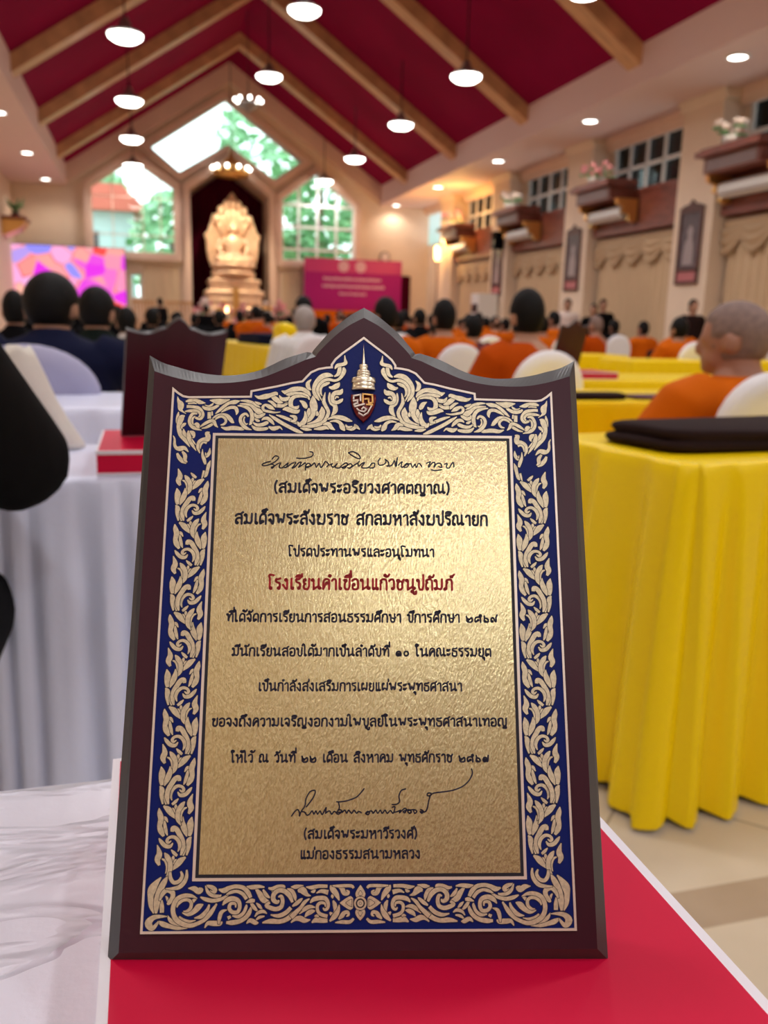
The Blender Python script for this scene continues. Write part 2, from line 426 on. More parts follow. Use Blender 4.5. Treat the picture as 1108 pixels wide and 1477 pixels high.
# right wall: piers, bays with a high window, a timber panel and a curtain
m = MB()
PIERS = [20.26-3.93*k for k in range(-1, 7)]
m.box((WR, Y0, 0), (WR+.2, Y1, 3.42)).box((WR, Y0, 4.42), (WR+.2, Y1, ZS+.1))
for y in PIERS: m.box((WR, y-.55, 3.42), (WR+.2, y+.55, 4.42))
struct('wall_right', m, M_wall)
m = MB()
for y in PIERS:
    m.box((8.5, y-.5, 0), (WR, y+.5, ZS-.14))
    m.prism([(8.5, ZS-.14), (8.42, ZS-.02), (8.42, ZS+.02), (WR, ZS+.02), (WR, ZS-.14)], y-.58, y+.58)
struct('trim_20', m, M_wall, label='row of cream piers along the right wall')
m = MB().prism([(8.72, ZS-.02), (8.72, ZS-.1), (8.82, ZS-.22), (WR, ZS-.22), (WR, ZS+.02), (8.72, ZS+.02)], Y0, Y1)
struct('trim_21', m, M_peach, label='peach cornice over the right wall')

ph = {0: 'in the second bay from the gilded end', 1: 'in the middle bay of the right wall', 2: 'in the bay before the nearest framed picture', 3: 'in the nearest bay, at the right edge', -1: 'in the bay beside the magenta banner'}
for k in range(-1, 5):
    yc = 20.26 - 3.93*k - 1.965            # middle of the bay
    a, b = yc-1.415, yc+1.415
    vis = ph.get(k, 'in a bay behind the camera')
    m = MB()
    m.box((WR+.04, a, 3.44), (WR+.1, b, 3.50)).box((WR+.04, a, 4.36), (WR+.1, b, 4.42)).box((WR+.04, a, 3.44), (WR+.1, a+.06, 4.42)).box((WR+.04, b-.06, 3.44), (WR+.1, b, 4.42))
    wf = m.build('window_%d' % (k+6), M_white); wf['kind'] = 'structure'
    m = MB()
    for q in range(1, 5): m.box((WR+.05, a+(b-a)*q/5-.03, 3.5), (WR+.09, a+(b-a)*q/5+.03, 4.36))
    m.box((WR+.05, a, 3.90), (WR+.092, b, 3.96))
    m.build('glazing_bars', M_white, wf)
    MB().box((WR+.12, a, 3.44), (WR+.125, b, 4.42)).build('pane', M_glass, wf)
    # timber panel
    m = MB().box((8.62, a, 2.72), (WR, b, 3.44)).box((8.60, a, 2.72), (8.62, b, 2.80)).box((8.60, a, 3.37), (8.62, b, 3.44)).box((8.60, a, 2.8), (8.62, a+.07, 3.37)).box((8.60, b-.07, 2.8), (8.62, b, 3.37)).box((8.60, yc-.05, 2.8), (8.62, yc+.05, 3.37))
    struct('trim_%d' % (k+24), m, M_panel, label='dark red timber panel under the high window')
    # bracket shelf
    t = thing('wall_shelf', 'dark wooden bracket shelf with a grille, ' + vis, 'shelf', (8.6, yc+.62, 3.36), 0, 'bracket shelves of the right wall')
    MB().box((-.62, -.70, .12), (0, .70, .20)).box((-.56, -.66, .20), (0, .66, .24)).build('top', M_panel, t)
    MB().box((-.50, -.62, -.10), (0, .62, .12)).build('body', M_panel, t)
    m = MB()
    for q in range(5): m.box((-.515, -.55, -.07+q*.036), (-.50, .55, -.052+q*.036))
    m.build('grille', M_fig, t)
    for yy in (-.72, .62):
        m = MB().prism([(0, -.10), (-.42, -.10), (-.40, -.20), (-.26, -.24), (-.30, -.33), (-.16, -.37), (-.17, -.46), (-.05, -.50), (0, -.48)], yy-.03, yy+.05)
        m.build('bracket', M_gold, t)
    # wall air conditioner
    t = thing('air_conditioner', 'long white air conditioner ' + vis, 'air conditioner', (8.6, yc+.62, 2.96), 0, 'air conditioners of the right wall')
    prof = [(0, 0), (-.20, -.02), (-.26, .06), (-.25, .17), (-.17, .21), (0, .21)]
    MB().prism(prof, -.58, .58).build('body', M_white, t)
    MB().box((-.255, -.52, .015), (-.2, .52, .03)).build('louver', M_fig, t)
    # flowers
    t = thing('flower_arrangement', 'pale pink flowers on the bracket shelf ' + vis, 'flowers', (8.25, yc+.80, 3.60), 0, 'flowers on the bracket shelves')
    MB().lathe([(.06, 0), (.13, .03), (.17, .11), (.15, .12), (.05, .1)], n=14).build('bowl', M_white, t, True)
    rr = random.Random(k)
    m = MB(); g = MB()
    for q in range(16):
        x, y, z = rr.uniform(-.18, .18), rr.uniform(-.30, .30), .17+rr.uniform(0, .20)
        m.ell((x, y, z), (.065, .065, .05), 8, 5)
        g.tube([(x*.3, y*.3, .08), (x, y, z-.02)], .008, 5)
        g.ell((x*1.1, y*1.1, z-.07), (.07, .03, .02), 6, 4)
    m.build('blossom', M_pink if k % 2 else M_pale, t, True); g.build('leaves', M_leaf, t, True)
    # curtain with swags
    t = thing('curtain', 'cream curtain with scalloped swags ' + vis, 'curtain', (8.78, yc, 0), 0, 'curtains of the right wall')
    def dr(u, v, a=a, b=b, yc=yc):
        y = a-yc+.04+(b-a-.08)*u
        return (.05*math.sin(2*PI*y/.19+1.5*math.sin(y*3))*(1-.5*v), y, .05+2.57*v)
    MB().grid(dr, 130, 6).build('drape', M_curt, t, True)
    def sw(u, v, a=a, b=b, yc=yc):
        y = a-yc+(b-a)*u; s = (u*4.5+.1) % 1.0
        dep = .30+.22*math.sin(PI*s)
        z = 2.66 - dep*v
        return (-.07-.05*math.sin(PI*s)*math.sin(PI*v*.9)-.018*math.sin(v*22)*math.sin(PI*s), y, z)
    MB().grid(sw, 90, 22).build('valance', M_swag, t, True)
    MB().tube([(0, a-yc, 2.67), (0, b-yc, 2.67)], .03, 8).build('rod', M_peach, t)
# eave and wall added outside, blocking the sky behind the high windows
o = MB().prism([(9.15, 4.9), (11.3, 3.3), (11.3, 3.2), (9.15, 4.8)], Y0, Y1+8).build('awning', mat('sky_blocking_awning', (.85, .82, .98), .6)); tag(o, 'added sloping awning blocking the sky outside the high windows of the right wall', 'awning')
o = MB().box((11.9, Y0, -.1), (12.1, Y1+8, 1.6)).build('added_outer_wall', mat('grey_wall', (.14, .14, .2), .8)); tag(o, 'added grey wall outside under the sky-blocking awning', 'wall')

# framed pictures on the piers
for k, vis in ((1, 'on the third pier from the camera'), (2, 'on the second pier from the camera'), (3, 'on the pier nearest the camera'), (0, 'on the fourth pier, the farthest of them')):
    y = 20.26-3.93*k
    if k == 0: pass
    t = thing('picture_frame', 'tall dark framed picture with a pink label ' + vis, 'picture', (8.49, y, 1.72))
    m = MB().box((-.03, -.30, .0), (0, .30, .05)).box((-.03, -.30, .2), (0, .30, .25)).box((-.03, -.30, 1.10), (0, .30, 1.16)).box((-.03, -.30, .05), (0, -.25, 1.10)).box((-.03, .25, .05), (0, .30, 1.10))
    m.build('frame', M_dark, t)
    MB().prism([(-.34, 1.16), (.34, 1.16), (.20, 1.22), (.07, 1.23), (0, 1.30), (-.07, 1.23), (-.20, 1.22)], -.035, 0, 'x').build('crest', M_dark, t)
    MB().box((-.012, -.25, .25), (-.002, .25, 1.10)).build('picture', M_pict, t)
    f = MB().prism([(-.13, .30), (.15, .30), (.12, .62), (.05, .72), (.06, .84), (-.01, .92), (-.08, .84), (-.06, .72), (-.12, .60)], -.018, -.012, 'x').build('figure_print', M_fig, t)
    MB().box((-.015, -.25, .05), (-.002, .25, .2)).build('label', M_lblpink, t)

# ------------------------------------------------------------------ lamps
def pendant(x, y, z, label):
    t = thing('pendant_lamp', label, 'lamp', (x, y, z), 0, 'pendant lamps under the roof')
    zr = ZA - abs(x-XC)*ROOFS - z
    MB().tube([(0, 0, .20), (0, 0, zr)], .012, 6).build('rod', M_steel, t)
    MB().lathe([(.05, .22), (.075, .16), (.10, .10), (.23, .03), (.27, -.02), (.262, -.02), (.22, .02), (.09, .09), (.04, .1)], n=28).build('lamp_shade', M_shade, t, True)
    MB().lathe([(.002, .012), (.255, .0), (.245, -.05), (.17, -.10), (.002, -.12)], n=28).build('diffuser', M_glow, t, True)
    lamp('SPOT', 'pendant_light', (0, 0, -.14), PENDANT_W, HALL_LIGHT, .22, t, spot=2.75)
pw = {'l': 'in the left row', 'c': 'in the middle row', 'r': 'in the right row'}
rank = ['nearest the end wall', 'second from the end wall', 'third from the end wall', 'fourth from the end wall']
for key, x, z, ys in (('l', -.1, 5.1, [26.2, 22.4, 18.6, 14.5]), ('r', 5.41, 5.1, [26.6, 22.7, 18.55, 14.7])):
    for i, y in enumerate(ys):
        pendant(x, y, z, 'shining hanging lamp %s, %s' % (pw[key], rank[i]))
for y, l in ((18.8, 'hanging lamp on a dark shade in the middle row, below the ridge'), (14.8, 'bright hanging lamp in the middle row at the top of the picture')): pendant(2.66, y, 5.84, l)
for x, z in ((-.1, 5.1), (2.66, 5.84), (5.41, 5.1)):
    for y in (10.6, 6.6, 2.6, -1.4, -5.2): pendant(x, y, z, 'hanging lamp under the roof above or behind the camera')
def downlight(x, y, label, grp):
    t = thing('downlight', label, 'lamp', (x, y, ZS), 0, grp)
    MB().lathe([(.16, 0), (.16, -.02), (.12, -.025), (.12, 0)], n=24, cap=False).build('rim', M_white, t, True)
    MB().lathe([(.002, -.012), (.115, -.012), (.115, -.016), (.002, -.016)], n=24).build('diffuser', M_glow, t)
    lamp('SPOT', 'downlight_light', (0, 0, -.05), DOWNLIGHT_W, (1, .86, .70), .08, t, spot=2.6)
for i, y in enumerate((26.6, 22.65, 18.59, 14.5, 10.57, 6.6, 2.6, -1.4, -5.4)):
    d = rank + ['fifth from the end wall']
    downlight(7.68, y, 'small round downlight in the right soffit, ' + (d[i] if i < 5 else 'beside or behind the camera'), 'downlights of the right soffit')
    if i < 3 or i > 4: downlight(-2.38, y - .7 if i < 4 else y, 'small round downlight in the left soffit, ' + (d[i] if i < 3 else 'beside or behind the camera'), 'downlights of the left soffit')

# ------------------------------------------------------------------ far end of the hall
def lathe_tiers(m, tiers, c):
    for (hx, hy, z0, z1) in tiers:
        r = .06
        m.loft([[(c[0]+sx*hx*k, c[1]+sy*hy*k, z) for sx, sy in ((-1,-1),(1,-1),(1,1),(-1,1))] for z, k in ((z0, .94), (z0+(z1-z0)*.25, 1), (z0+(z1-z0)*.75, 1), (z1, .93))])
SX, SY = 2.70, 26.95
ped = thing('pedestal', 'stepped golden pedestal under the seated statue', 'pedestal', (SX, SY, 0))
m = MB(); lathe_tiers(m, [(1.05, .75, 0, .55), (.98, .70, .55, 1.0), (.93, .66, 1.0, 1.35), (.80, .60, 1.35, 1.62), (.86, .62, 1.62, 1.82), (.72, .56, 1.82, 1.98), (.76, .58, 1.98, 2.14), (.60, .48, 2.14, 2.25)], (0, 0)); m.build('tiers', M_statue, ped)
MB().box((-.09, -.80, .9), (.09, -.60, 1.9)).build('cloth_band', M_gold, ped)
st = thing('statue', 'golden seated statue under a leaf-shaped hood in the curtained niche', 'statue', (SX, SY, 2.24))
hood = [(0, 2.42), (.16, 2.20), (.30, 1.98), (.46, 1.80), (.56, 1.66), (.58, 1.78), (.64, 1.58), (.74, 1.30), (.86, 1.18), (.80, 1.02), (.79, .72), (.74, .46), (.62, .22), (.50, 0)]
hp = hood + [(-x*.98, z) for x, z in hood[::-1][:-1] if True]
m = MB(); 
inner = [(x*.86, .06+z*.93) for x, z in hp]
m.loft([[(x*.9, .26, z) for x, z in hp], [(x, .16, z) for x, z in hp], [(x*.97, .02, z) for x, z in hp], [(x, .10, z) for x, z in inner], [(x*.3, .14, .9+(z-.9)*.3) for x, z in inner]])
m.build('hood', M_statue, st, True)
m = MB()
for q in range(7):                                       # heads along the hood
    th = PI*(q-3)/8.5
    x, z = .52*math.sin(th), 1.28+.80*math.cos(th)*1.0
    m.ell((x, .0, z), (.095, .10, .15), 10, 8)
    m.tube([(x*.35, .10, 1.0), (x*.8, .06, .9+(z-.9)*.7), (x, .02, z)], [.10, .075, .06], 8)
m.build('hood_crest', M_statue, st, True)
m = MB()
m.ell((0, -.12, 1.36), (.135, .15, .18)); m.ell((0, -.10, 1.54), (.075, .08, .07)); m.tube([(0, -.1, 1.56), (0, -.1, 1.72)], [.04, .005], 8)
m.tube([(0, -.10, 1.14), (0, -.11, 1.26)], [.085, .07], 10)
m.loft([[(rx*math.cos(2*PI*k/18), -.10+ry*math.sin(2*PI*k/18), z) for k in range(18)] for z, rx, ry in ((.52, .27, .2), (.70, .23, .17), (.92, .30, .17), (1.06, .33, .15), (1.14, .2, .12), (1.2, .08, .07))])
for s in (-1, 1):
    m.tube([(s*.32, -.10, 1.05), (s*.42, -.12, .82), (s*.34, -.26, .60), (s*.08, -.36, .56)], [.09, .08, .065, .05], 10)
    m.tube([(s*.15, -.12, .46), (s*.52, -.26, .46), (s*.46, -.42, .44), (0, -.44, .44)], [.14, .13, .11, .09], 10)
    m.ell((s*.14, -.12, 1.36), (.03, .03, .09), 8, 6)
m.ell((0, -.27, 1.33), (.025, .035, .04), 8, 6)
me = fuse(m, 'body', M_statue, .022, 3); link('body', me, st)
m = MB()
for (r, z0, z1) in ((.66, .0, .13), (.58, .13, .22), (.68, .22, .36)): m.lathe([(r*.93, z0), (r, z0+.04), (r, z1-.03), (r*.94, z1)], (0, -.05, 0), 28)
m.build('coiled_base', M_statue, st, True)
lamp('SPOT', 'statue_spotlight', (2.62, 25.2, 5.0), 270, (1, .86, .62), .1, None, spot=1.1, rot=(math.radians(40), 0, 0))
# lotus chandelier in front of the niche
t = thing('chandelier', 'golden ring chandelier hanging above the seated statue', 'chandelier', (2.63, 26.4, 4.98))
MB().lathe([(.40, .0), (.52, .03), (.54, .12), (.50, .2), (.45, .2), (.44, .08), (.38, .04)], n=30).build('ring', M_gold, t, True)
for q in range(10):
    a = 2*PI*q/10; MB().ell((.53*math.cos(a), .53*math.sin(a), .24), (.05, .05, .05), 8, 6).build('bulb', M_glow, t, True)
MB().lathe([(.30, .2), (.22, .32), (.24, .42), (.10, .55), (.03, .8)], n=20).build('crown', M_gold, t, True)
MB().tube([(0, 0, .7), (0, 0, 8.1-4.98)], .012, 6).build('rod', M_steel, t)
t = thing('chandelier', 'small crystal chandelier hanging before the top window', 'chandelier', (2.66, 22.4, 6.02))
MB().tube([(0, 0, .2), (0, 0, ZA-6.02)], .01, 6).build('rod', M_steel, t)
MB().lathe([(.03, .25), (.10, .15), (.25, .06), (.24, .02), (.12, -.06), (.04, -.12), (.002, -.16)], n=18).build('body', M_shade, t, True)
for q in range(8):
    a = 2*PI*q/8
    MB().tube([(.1*math.cos(a), .1*math.sin(a), .05), (.28*math.cos(a), .28*math.sin(a), .02), (.32*math.cos(a), .32*math.sin(a), .10)], .01, 6).build('arm', M_shade, t)
    MB().ell((.32*math.cos(a), .32*math.sin(a), .14), (.035, .035, .045), 8, 6).build('bulb', M_glow, t, True)
# altar flowers, candles
rr = random.Random(3)
for i, (x, y, z, s, mm, d) in enumerate([(1.72, 25.5, .95, .36, M_pale, 'left of the pedestal, with the white tall spray'), (2.25, 24.95, .85, .34, M_pink, 'at the left foot of the pedestal'), (2.85, 25.6, .80, .32, M_pink, 'in front of the pedestal'), (3.40, 24.95, .85, .34, M_pale, 'at the right foot of the pedestal'), (3.92, 25.6, .95, .36, M_pink, 'right of the pedestal')]):
    t = thing('flower_arrangement', 'bank of altar flowers ' + d, 'flowers', (x, y, 0), 0, 'altar flowers')
    MB().lathe([(.22, 0), (.16, .2), (.12, z-.35), (.24, z-.15), (.25, z-.1), (.1, z-.12)], n=16).build('stand', M_gold, t, True)
    m = MB(); g = MB()
    for q in range(34):
        a, r = rr.uniform(0, 2*PI), rr.uniform(0, s); zz = z+.55*(1-(r/s)**2)*rr.uniform(.5, 1.1)
        m.m = 0 if q % 3 else 1; m.ell((r*math.cos(a), r*math.sin(a), zz), (.07, .07, .06), 8, 5)
        g.tube([(0, 0, z-.14), (r*.9*math.cos(a), r*.9*math.sin(a), zz-.02)], .008, 5)
    m.build('blossom', [mm, M_gold if i % 2 else M_pink], t, True); g.build('stem', M_leaf, t)
for i, (x, y, z) in enumerate([(2.25, 24.3, 1.14), (2.85, 24.3, 1.10), (3.10, 24.3, 1.16)]):
    t = thing('candle', 'lit altar candle ' + ['left of the golden pedestal', 'in front of the golden pedestal', 'right of the golden pedestal'][i], 'candle', (x, y, 0))
    MB().lathe([(.10, 0), (.03, .06), (.025, z-.22), (.06, z-.2), (.06, z-.18)], n=12).build('stand', M_gold, t, True)
    MB().lathe([(.04, z-.18), (.04, z)], n=12).build('wax', M_cream, t, True)
    MB().lathe([(.004, z), (.05, z+.05), (.035, z+.11), (.002, z+.2)], n=10).build('flame', mat('candle_flame', (1, .6, .3), .5, emit=(1, .55, .25), es=6), t, True)
# LED wall, banner
t = thing('led_screen', 'large glowing screen of pink, purple and red shapes', 'screen', (-1.9, 26.3, 0))
MB().box((-1.52, .0, 1.18), (1.5, .12, 2.86)).build('frame', M_steel, t)
MB().box((-1.50, -.01, 1.20), (1.48, .0, 2.84)).build('display', M_screen, t)
MB().box((-1.3, .02, 0), (-1.2, .10, 1.2)).box((1.2, .02, 0), (1.3, .10, 1.2)).build('stand', M_steel, t)
t = thing('banner', 'magenta backdrop banner with two round emblems and pale lines', 'banner', (6.33, 26.45, 0))
MB().box((-1.54, 0, .9), (1.54, .05, 2.86)).build('sheet', M_mag, t)
MB().box((-1.54, -.004, 2.45), (1.54, .0, 2.86)).build('top_band', M_mag2, t)
for x in (-.32, .22): MB().prism([(x+.17*math.cos(a*PI/12), 2.64+.17*math.sin(a*PI/12)) for a in range(24)], -.01, -.004).build('emblem', M_pal, t)
for z, x0, x1, h in ((2.26, -.95, .88, .10), (2.04, -.98, .95, .10), (1.82, -.45, .40, .08)):
    m = MB(); x = x0; r2 = random.Random(int(z*100))
    while x < x1:
        d = r2.uniform(.05, .11); m.box((x, -.004, z-h/2*r2.uniform(.6, 1)), (x+d*.75, 0, z+h/2*r2.uniform(.6, 1.0))); x += d
    m.build('printed_line', M_pal, t)
MB().box((-1.5, .05, 0), (-1.44, .11, 2.8)).box((1.44, .05, 0), (1.5, .11, 2.8)).build('stand', M_steel, t)
o = MB().box((4.9, 26.2, 0), (7.8, 26.4, 1.32)).build('orange_cloth', M_robe); tag(o, 'orange cloth covered bench along the foot of the magenta banner', 'bench')
t = thing('wall_clock', 'small round clock on the end wall above the magenta banner', 'clock', (7.45, 26.96, 3.0))
MB().lathe([(.002, 0), (.17, 0), (.17, .04), (.14, .05), (.14, .04), (.002, .04)], n=28).build('case', M_dark, t, True)
t.rotation_euler = (PI/2, 0, 0)
MB().lathe([(.002, .042), (.138, .042), (.138, .046), (.002, .046)], n=28).build('face', M_pale, t)
# wooden rail left of the niche
for i, (x0, x1, d) in enumerate([(-.25, .35, 'beside the screen'), (.62, 1.35, 'left of the niche')]):
    t = thing('altar_rail', 'low reddish wooden rail ' + d, 'rail', ((x0+x1)/2, 24.6, 0)); hw = (x1-x0)/2
    MB().box((-hw, -.04, 1.34), (hw, .04, 1.42)).box((-hw, -.03, .2), (hw, .03, .27)).build('rail', M_beam, t)
    for q in range(7): 
        x = -hw+.04+(2*hw-.08)*q/6
        MB().lathe([(.03, 0), (.03, .25), (.018, .4), (.03, .7), (.018, 1.0), (.03, 1.35)], (x, 0, 0), 8).build('baluster', M_beam, t, True)
# left wall shelf with golden bracket
t = thing('wall_shelf', 'golden bracket shelf on the left wall above the screen', 'shelf', (WL, 25.2, 3.2))
MB().box((0, -.6, .15), (.6, .6, .22)).build('top', M_panel, t)
MB().prism([(0, -.25), (.12, -.22), (.42, -.08), (.55, .06), (.55, .15), (0, .15)], -.45, .45).build('bracket', M_gold, t)
t = thing('potted_plant', 'small dark leafy plant on the left wall shelf', 'plant', (WL+.3, 25.2, 3.42))
MB().lathe([(.08, 0), (.12, .14), (.1, .14)], n=12).build('pot', M_dark, t, True)
m = MB()
for q in range(14):
    a = q*2.4; m.tube([(0, 0, .1), (.12*math.cos(a), .12*math.sin(a), .3), (.25*math.cos(a), .25*math.sin(a), .28+.02*q)], [.01, .03, .004], 5)
m.build('leaves', M_leaf, t, True)
# black loudspeaker and gold lamp on piers, floor-standing white cabinet, tall lamp
t = thing('loudspeaker', 'small black loudspeaker on a pier of the right wall', 'loudspeaker', (8.36, 20.0, 3.0))
MB().box((-.12, -.13, -.2), (.1, .13, .2)).box((.1, -.03, -.03), (.145, .03, .03)).build('box', M_black, t); MB().lathe([(.09, -.0), (.09, .01), (.03, .006), (.002, .003)], n=16).build('cone', M_steel, t).rotation_euler = (0, -PI/2, 0)
t.children[-1].location = (-.12, 0, -.06)
t = thing('floor_cabinet', 'tall white cabinet with a dark vent standing by the third pier', 'cabinet', (8.2, 20.3, 0))
MB().box((-.25, -.25, 0), (.25, .25, 1.75)).build('body', M_white, t); MB().box((-.26, -.2, 1.30), (-.25, .2, 1.5)).build('vent', M_steel, t)
t = thing('torch_lamp', 'tall dark pole lamp with a bright yellow head by the farthest pier', 'lamp', (8.2, 24.0, 0))
MB().lathe([(.16, 0), (.16, .03), (.025, .06), (.025, 2.75)], n=12).build('pole', M_dark, t, True)
MB().lathe([(.05, 2.75), (.09, 2.82), (.09, 3.1), (.04, 3.16)], n=14).build('lamp_head', mat('amber_glow', (1, .7, .3), .5, emit=(1, .62, .2), es=5), t, True)
lamp('POINT', 'torch_light', (-.22, 0, 3.25), 40, (1, .6, .25), .08, t)
lamp('POINT', 'amber_uplight', (8.1, 22.2, 3.85), 40, (1, .55, .15), .05)

# ------------------------------------------------------------------ outside the end windows
o = MB().box((-25, Y1+1.7, -.6), (40, 90, -.5)).build('ground', M_leaf); o['kind'] = 'structure'
t = thing('building', 'pale building with a red tiled roof outside the left window', 'building', (-3.2, 38, -.5))
MB().box((-4.5, 0, 0), (3.0, 6, 5.6)).build('wall', mat('pale_blue_wall', (.58, .66, .70), .8), t)
MB().prism([(-5, 5.6), (3.6, 5.6), (2.6, 6.6), (-4.0, 6.6)], -.6, 6.5).build('roof', mat('red_tile', (.62, .14, .10), .7), t)
MB().box((.6, -.05, 0), (2.6, 0, 3.6)).build('awning', mat('red_awning', (.55, .07, .08), .7), t)
for q in range(3): MB().box((-4+2.2*q, -.04, 3.2), (-2.8+2.2*q, 0, 4.8)).build('window', M_glass if False else M_pict, t)
def tree(x, y, h, s, label, m_, sd):
    t = thing('tree', label, 'tree', (x, y, -.5), 0, 'trees outside the end windows')
    r3 = random.Random(sd)
    MB().tube([(0, 0, 0), (.1, 0, h*.3), (0, .1, h*.6), (.1, .1, h*.85)], [.22, .17, .12, .04], 8).build('trunk', M_bark, t, True)
    m = MB()
    for q in range(330):
        a, b = r3.uniform(0, 2*PI), r3.uniform(-.9, 1)
        rad = s*r3.uniform(.35, 1)*math.sqrt(max(.05, 1-b*b)); c = (rad*math.cos(a), rad*math.sin(a), h*.68+b*h*.36)
        d1 = Vector((r3.uniform(-1, 1), r3.uniform(-1, 1), r3.uniform(-.6, .6))).normalized()*r3.uniform(.25, .5)
        d2 = d1.cross(Vector((r3.uniform(-1, 1), r3.uniform(-1, 1), r3.uniform(-1, 1)))).normalized()*.22
        c = Vector(c)
        m._add([c-d1, c+d2, c+d1, c-d2], [(0, 1, 2, 3)])
    m.build('crown', m_, t, fix=False)
for i, a in enumerate([(1.2, 36.5, 6.0, 1.7, 'light green tree seen through the left window', M_leaf2), (-1.6, 48, 8.4, 1.5, 'tree behind the pale building at the left window', M_leaf2), (7.2, 36, 9.2, 2.2, 'dense dark tree filling the right window', M_leaf), (11.2, 40, 8.6, 2.3, 'tree at the right side of the right window', M_leaf2), (4.9, 42, 10.6, 2.0, 'tall tree rising behind the top window', M_leaf2), (8.6, 46, 12.6, 2.4, 'tallest tree at the right side of the top window', M_leaf), (5.4, 31.5, 4.2, 1.3, 'low shrub-like tree close to the right window', M_leaf)]):
    tree(*a, i+5)
# ------------------------------------------------------------------ draped tables
def cloth_table(name, label, x0, x1, y0, y1, z, m, amp, per, flare, seed, hem=.012, group=None, top=None, rz=0.0, power=.8):
    r = random.Random(seed); rc = .035
    cxm, cym = (x0+x1)/2, (y0+y1)/2; hx, hy = (x1-x0)/2, (y1-y0)/2
    pts = []
    def seg(ax, ay, bx, by, nx, ny):
        L = math.hypot(bx-ax, by-ay); k = max(2, int(L/(per/9)))
        for i in range(k): pts.append((ax+(bx-ax)*i/k, ay+(by-ay)*i/k, nx, ny, 0))
    def corner(cx_, cy_, a0):
        for i in range(10):
            a = a0+PI/2*i/10; pts.append((cx_+rc*math.cos(a), cy_+rc*math.sin(a), math.cos(a), math.sin(a), math.sin(PI*i/10)))
    seg(-hx+rc, -hy, hx-rc, -hy, 0, -1); corner(hx-rc, -hy+rc, -PI/2)
    seg(hx, -hy+rc, hx, hy-rc, 1, 0); corner(hx-rc, hy-rc, 0)
    seg(hx-rc, hy, -hx+rc, hy, 0, 1); corner(-hx+rc, hy-rc, PI/2)
    seg(-hx, hy-rc, -hx, -hy+rc, -1, 0); corner(-hx+rc, -hy+rc, PI)
    ph = 0; wv = []; p0 = pts[-1]; loc = per; nxt = 0; am = 1
    for p in pts:
        d = math.hypot(p[0]-p0[0], p[1]-p0[1]) + .02*p[4]; p0 = p
        ph += 2*PI*d/loc
        if ph > nxt: loc = per*r.choice((.55, .7, .85, 1.1, 1.5, 1.9)); am = r.uniform(.4, 1.0)*(loc/per)**.5*1.1; nxt += 2*PI
        s_ = math.sin(ph); wv.append((am*(.75*s_+.25*math.sin(2*ph+.8)), am, r.uniform(-1, 1)))
    levels = [0, .006, .03, .08, .16, .28, .42, .58, .74, .88, 1]
    rings = []
    for k in (.0, .55, .97): rings.append([(p[0]*k, p[1]*k, z) for p in pts])
    for i, t in enumerate(levels):
        ring_ = []
        zz = z-.004 - (z-hem-.004)*t if i else z
        for j, (px, py, nx, ny, cr) in enumerate(pts):
            q = t**power
            sh = .25*wv[j][0]*math.sin(3.2*t+seed)
            dsp = (flare*(1+1.3*cr)*t + amp*q*(wv[j][0]+.25*sh) + (.003 if i else 0)) + amp*q*.9
            zo = zz - (0 if t < .9 else .006*wv[j][0])
            ring_.append((px+nx*dsp - ny*sh*amp*.8, py+ny*dsp + nx*sh*amp*.8, max(.003, zo)))
        rings.append(ring_)
    mb = MB(); mb.loft(rings, cap=False)
    o = mb.build(name, [m], None, True)
    o.location = (cxm, cym, 0); o.rotation_euler = (0, 0, rz)
    tag(o, label, 'table', group)
    return o
M_wrink = mat('wrinkled_white_satin', (.73, .74, .86), .34, sheen=.2)
nt = M_wrink.node_tree; b_ = nt.nodes['Principled BSDF']; tc_ = nt.nodes.new('ShaderNodeTexCoord')
mp_ = nt.nodes.new('ShaderNodeMapping'); mp_.inputs['Rotation'].default_value = (0, 0, .55); mp_.inputs['Scale'].default_value = (1, 3.2, 1)
nt.links.new(tc_.outputs['Object'], mp_.inputs[0])
n1 = nt.nodes.new('ShaderNodeTexNoise'); n1.inputs['Scale'].default_value = 6; n1.inputs['Detail'].default_value = 3; n1.inputs['Distortion'].default_value = .8
n2_ = nt.nodes.new('ShaderNodeTexNoise'); n2_.inputs['Scale'].default_value = 60; n2_.inputs['Detail'].default_value = 5
nt.links.new(mp_.outputs[0], n1.inputs['Vector']); nt.links.new(tc_.outputs['Object'], n2_.inputs['Vector'])
ab = nt.nodes.new('ShaderNodeMath'); ab.operation = 'SUBTRACT'; ab.inputs[1].default_value = .5; nt.links.new(n1.outputs[0], ab.inputs[0])
ab2 = nt.nodes.new('ShaderNodeMath'); ab2.operation = 'ABSOLUTE'; nt.links.new(ab.outputs[0], ab2.inputs[0])
mr = nt.nodes.new('ShaderNodeMapRange'); mr.inputs['From Max'].default_value = .06; mr.inputs['To Min'].default_value = 1; mr.inputs['To Max'].default_value = 0; nt.links.new(ab2.outputs[0], mr.inputs[0])
mm_ = nt.nodes.new('ShaderNodeMath'); mm_.operation = 'MULTIPLY_ADD'; mm_.inputs[1].default_value = .28; nt.links.new(n2_.outputs[0], mm_.inputs[0]); nt.links.new(mr.outputs[0], mm_.inputs[2])
bp_ = nt.nodes.new('ShaderNodeBump'); bp_.inputs['Strength'].default_value = .85; bp_.inputs['Distance'].default_value = .003
nt.links.new(mm_.outputs[0], bp_.inputs['Height']); nt.links.new(bp_.outputs[0], b_.inputs['Normal'])

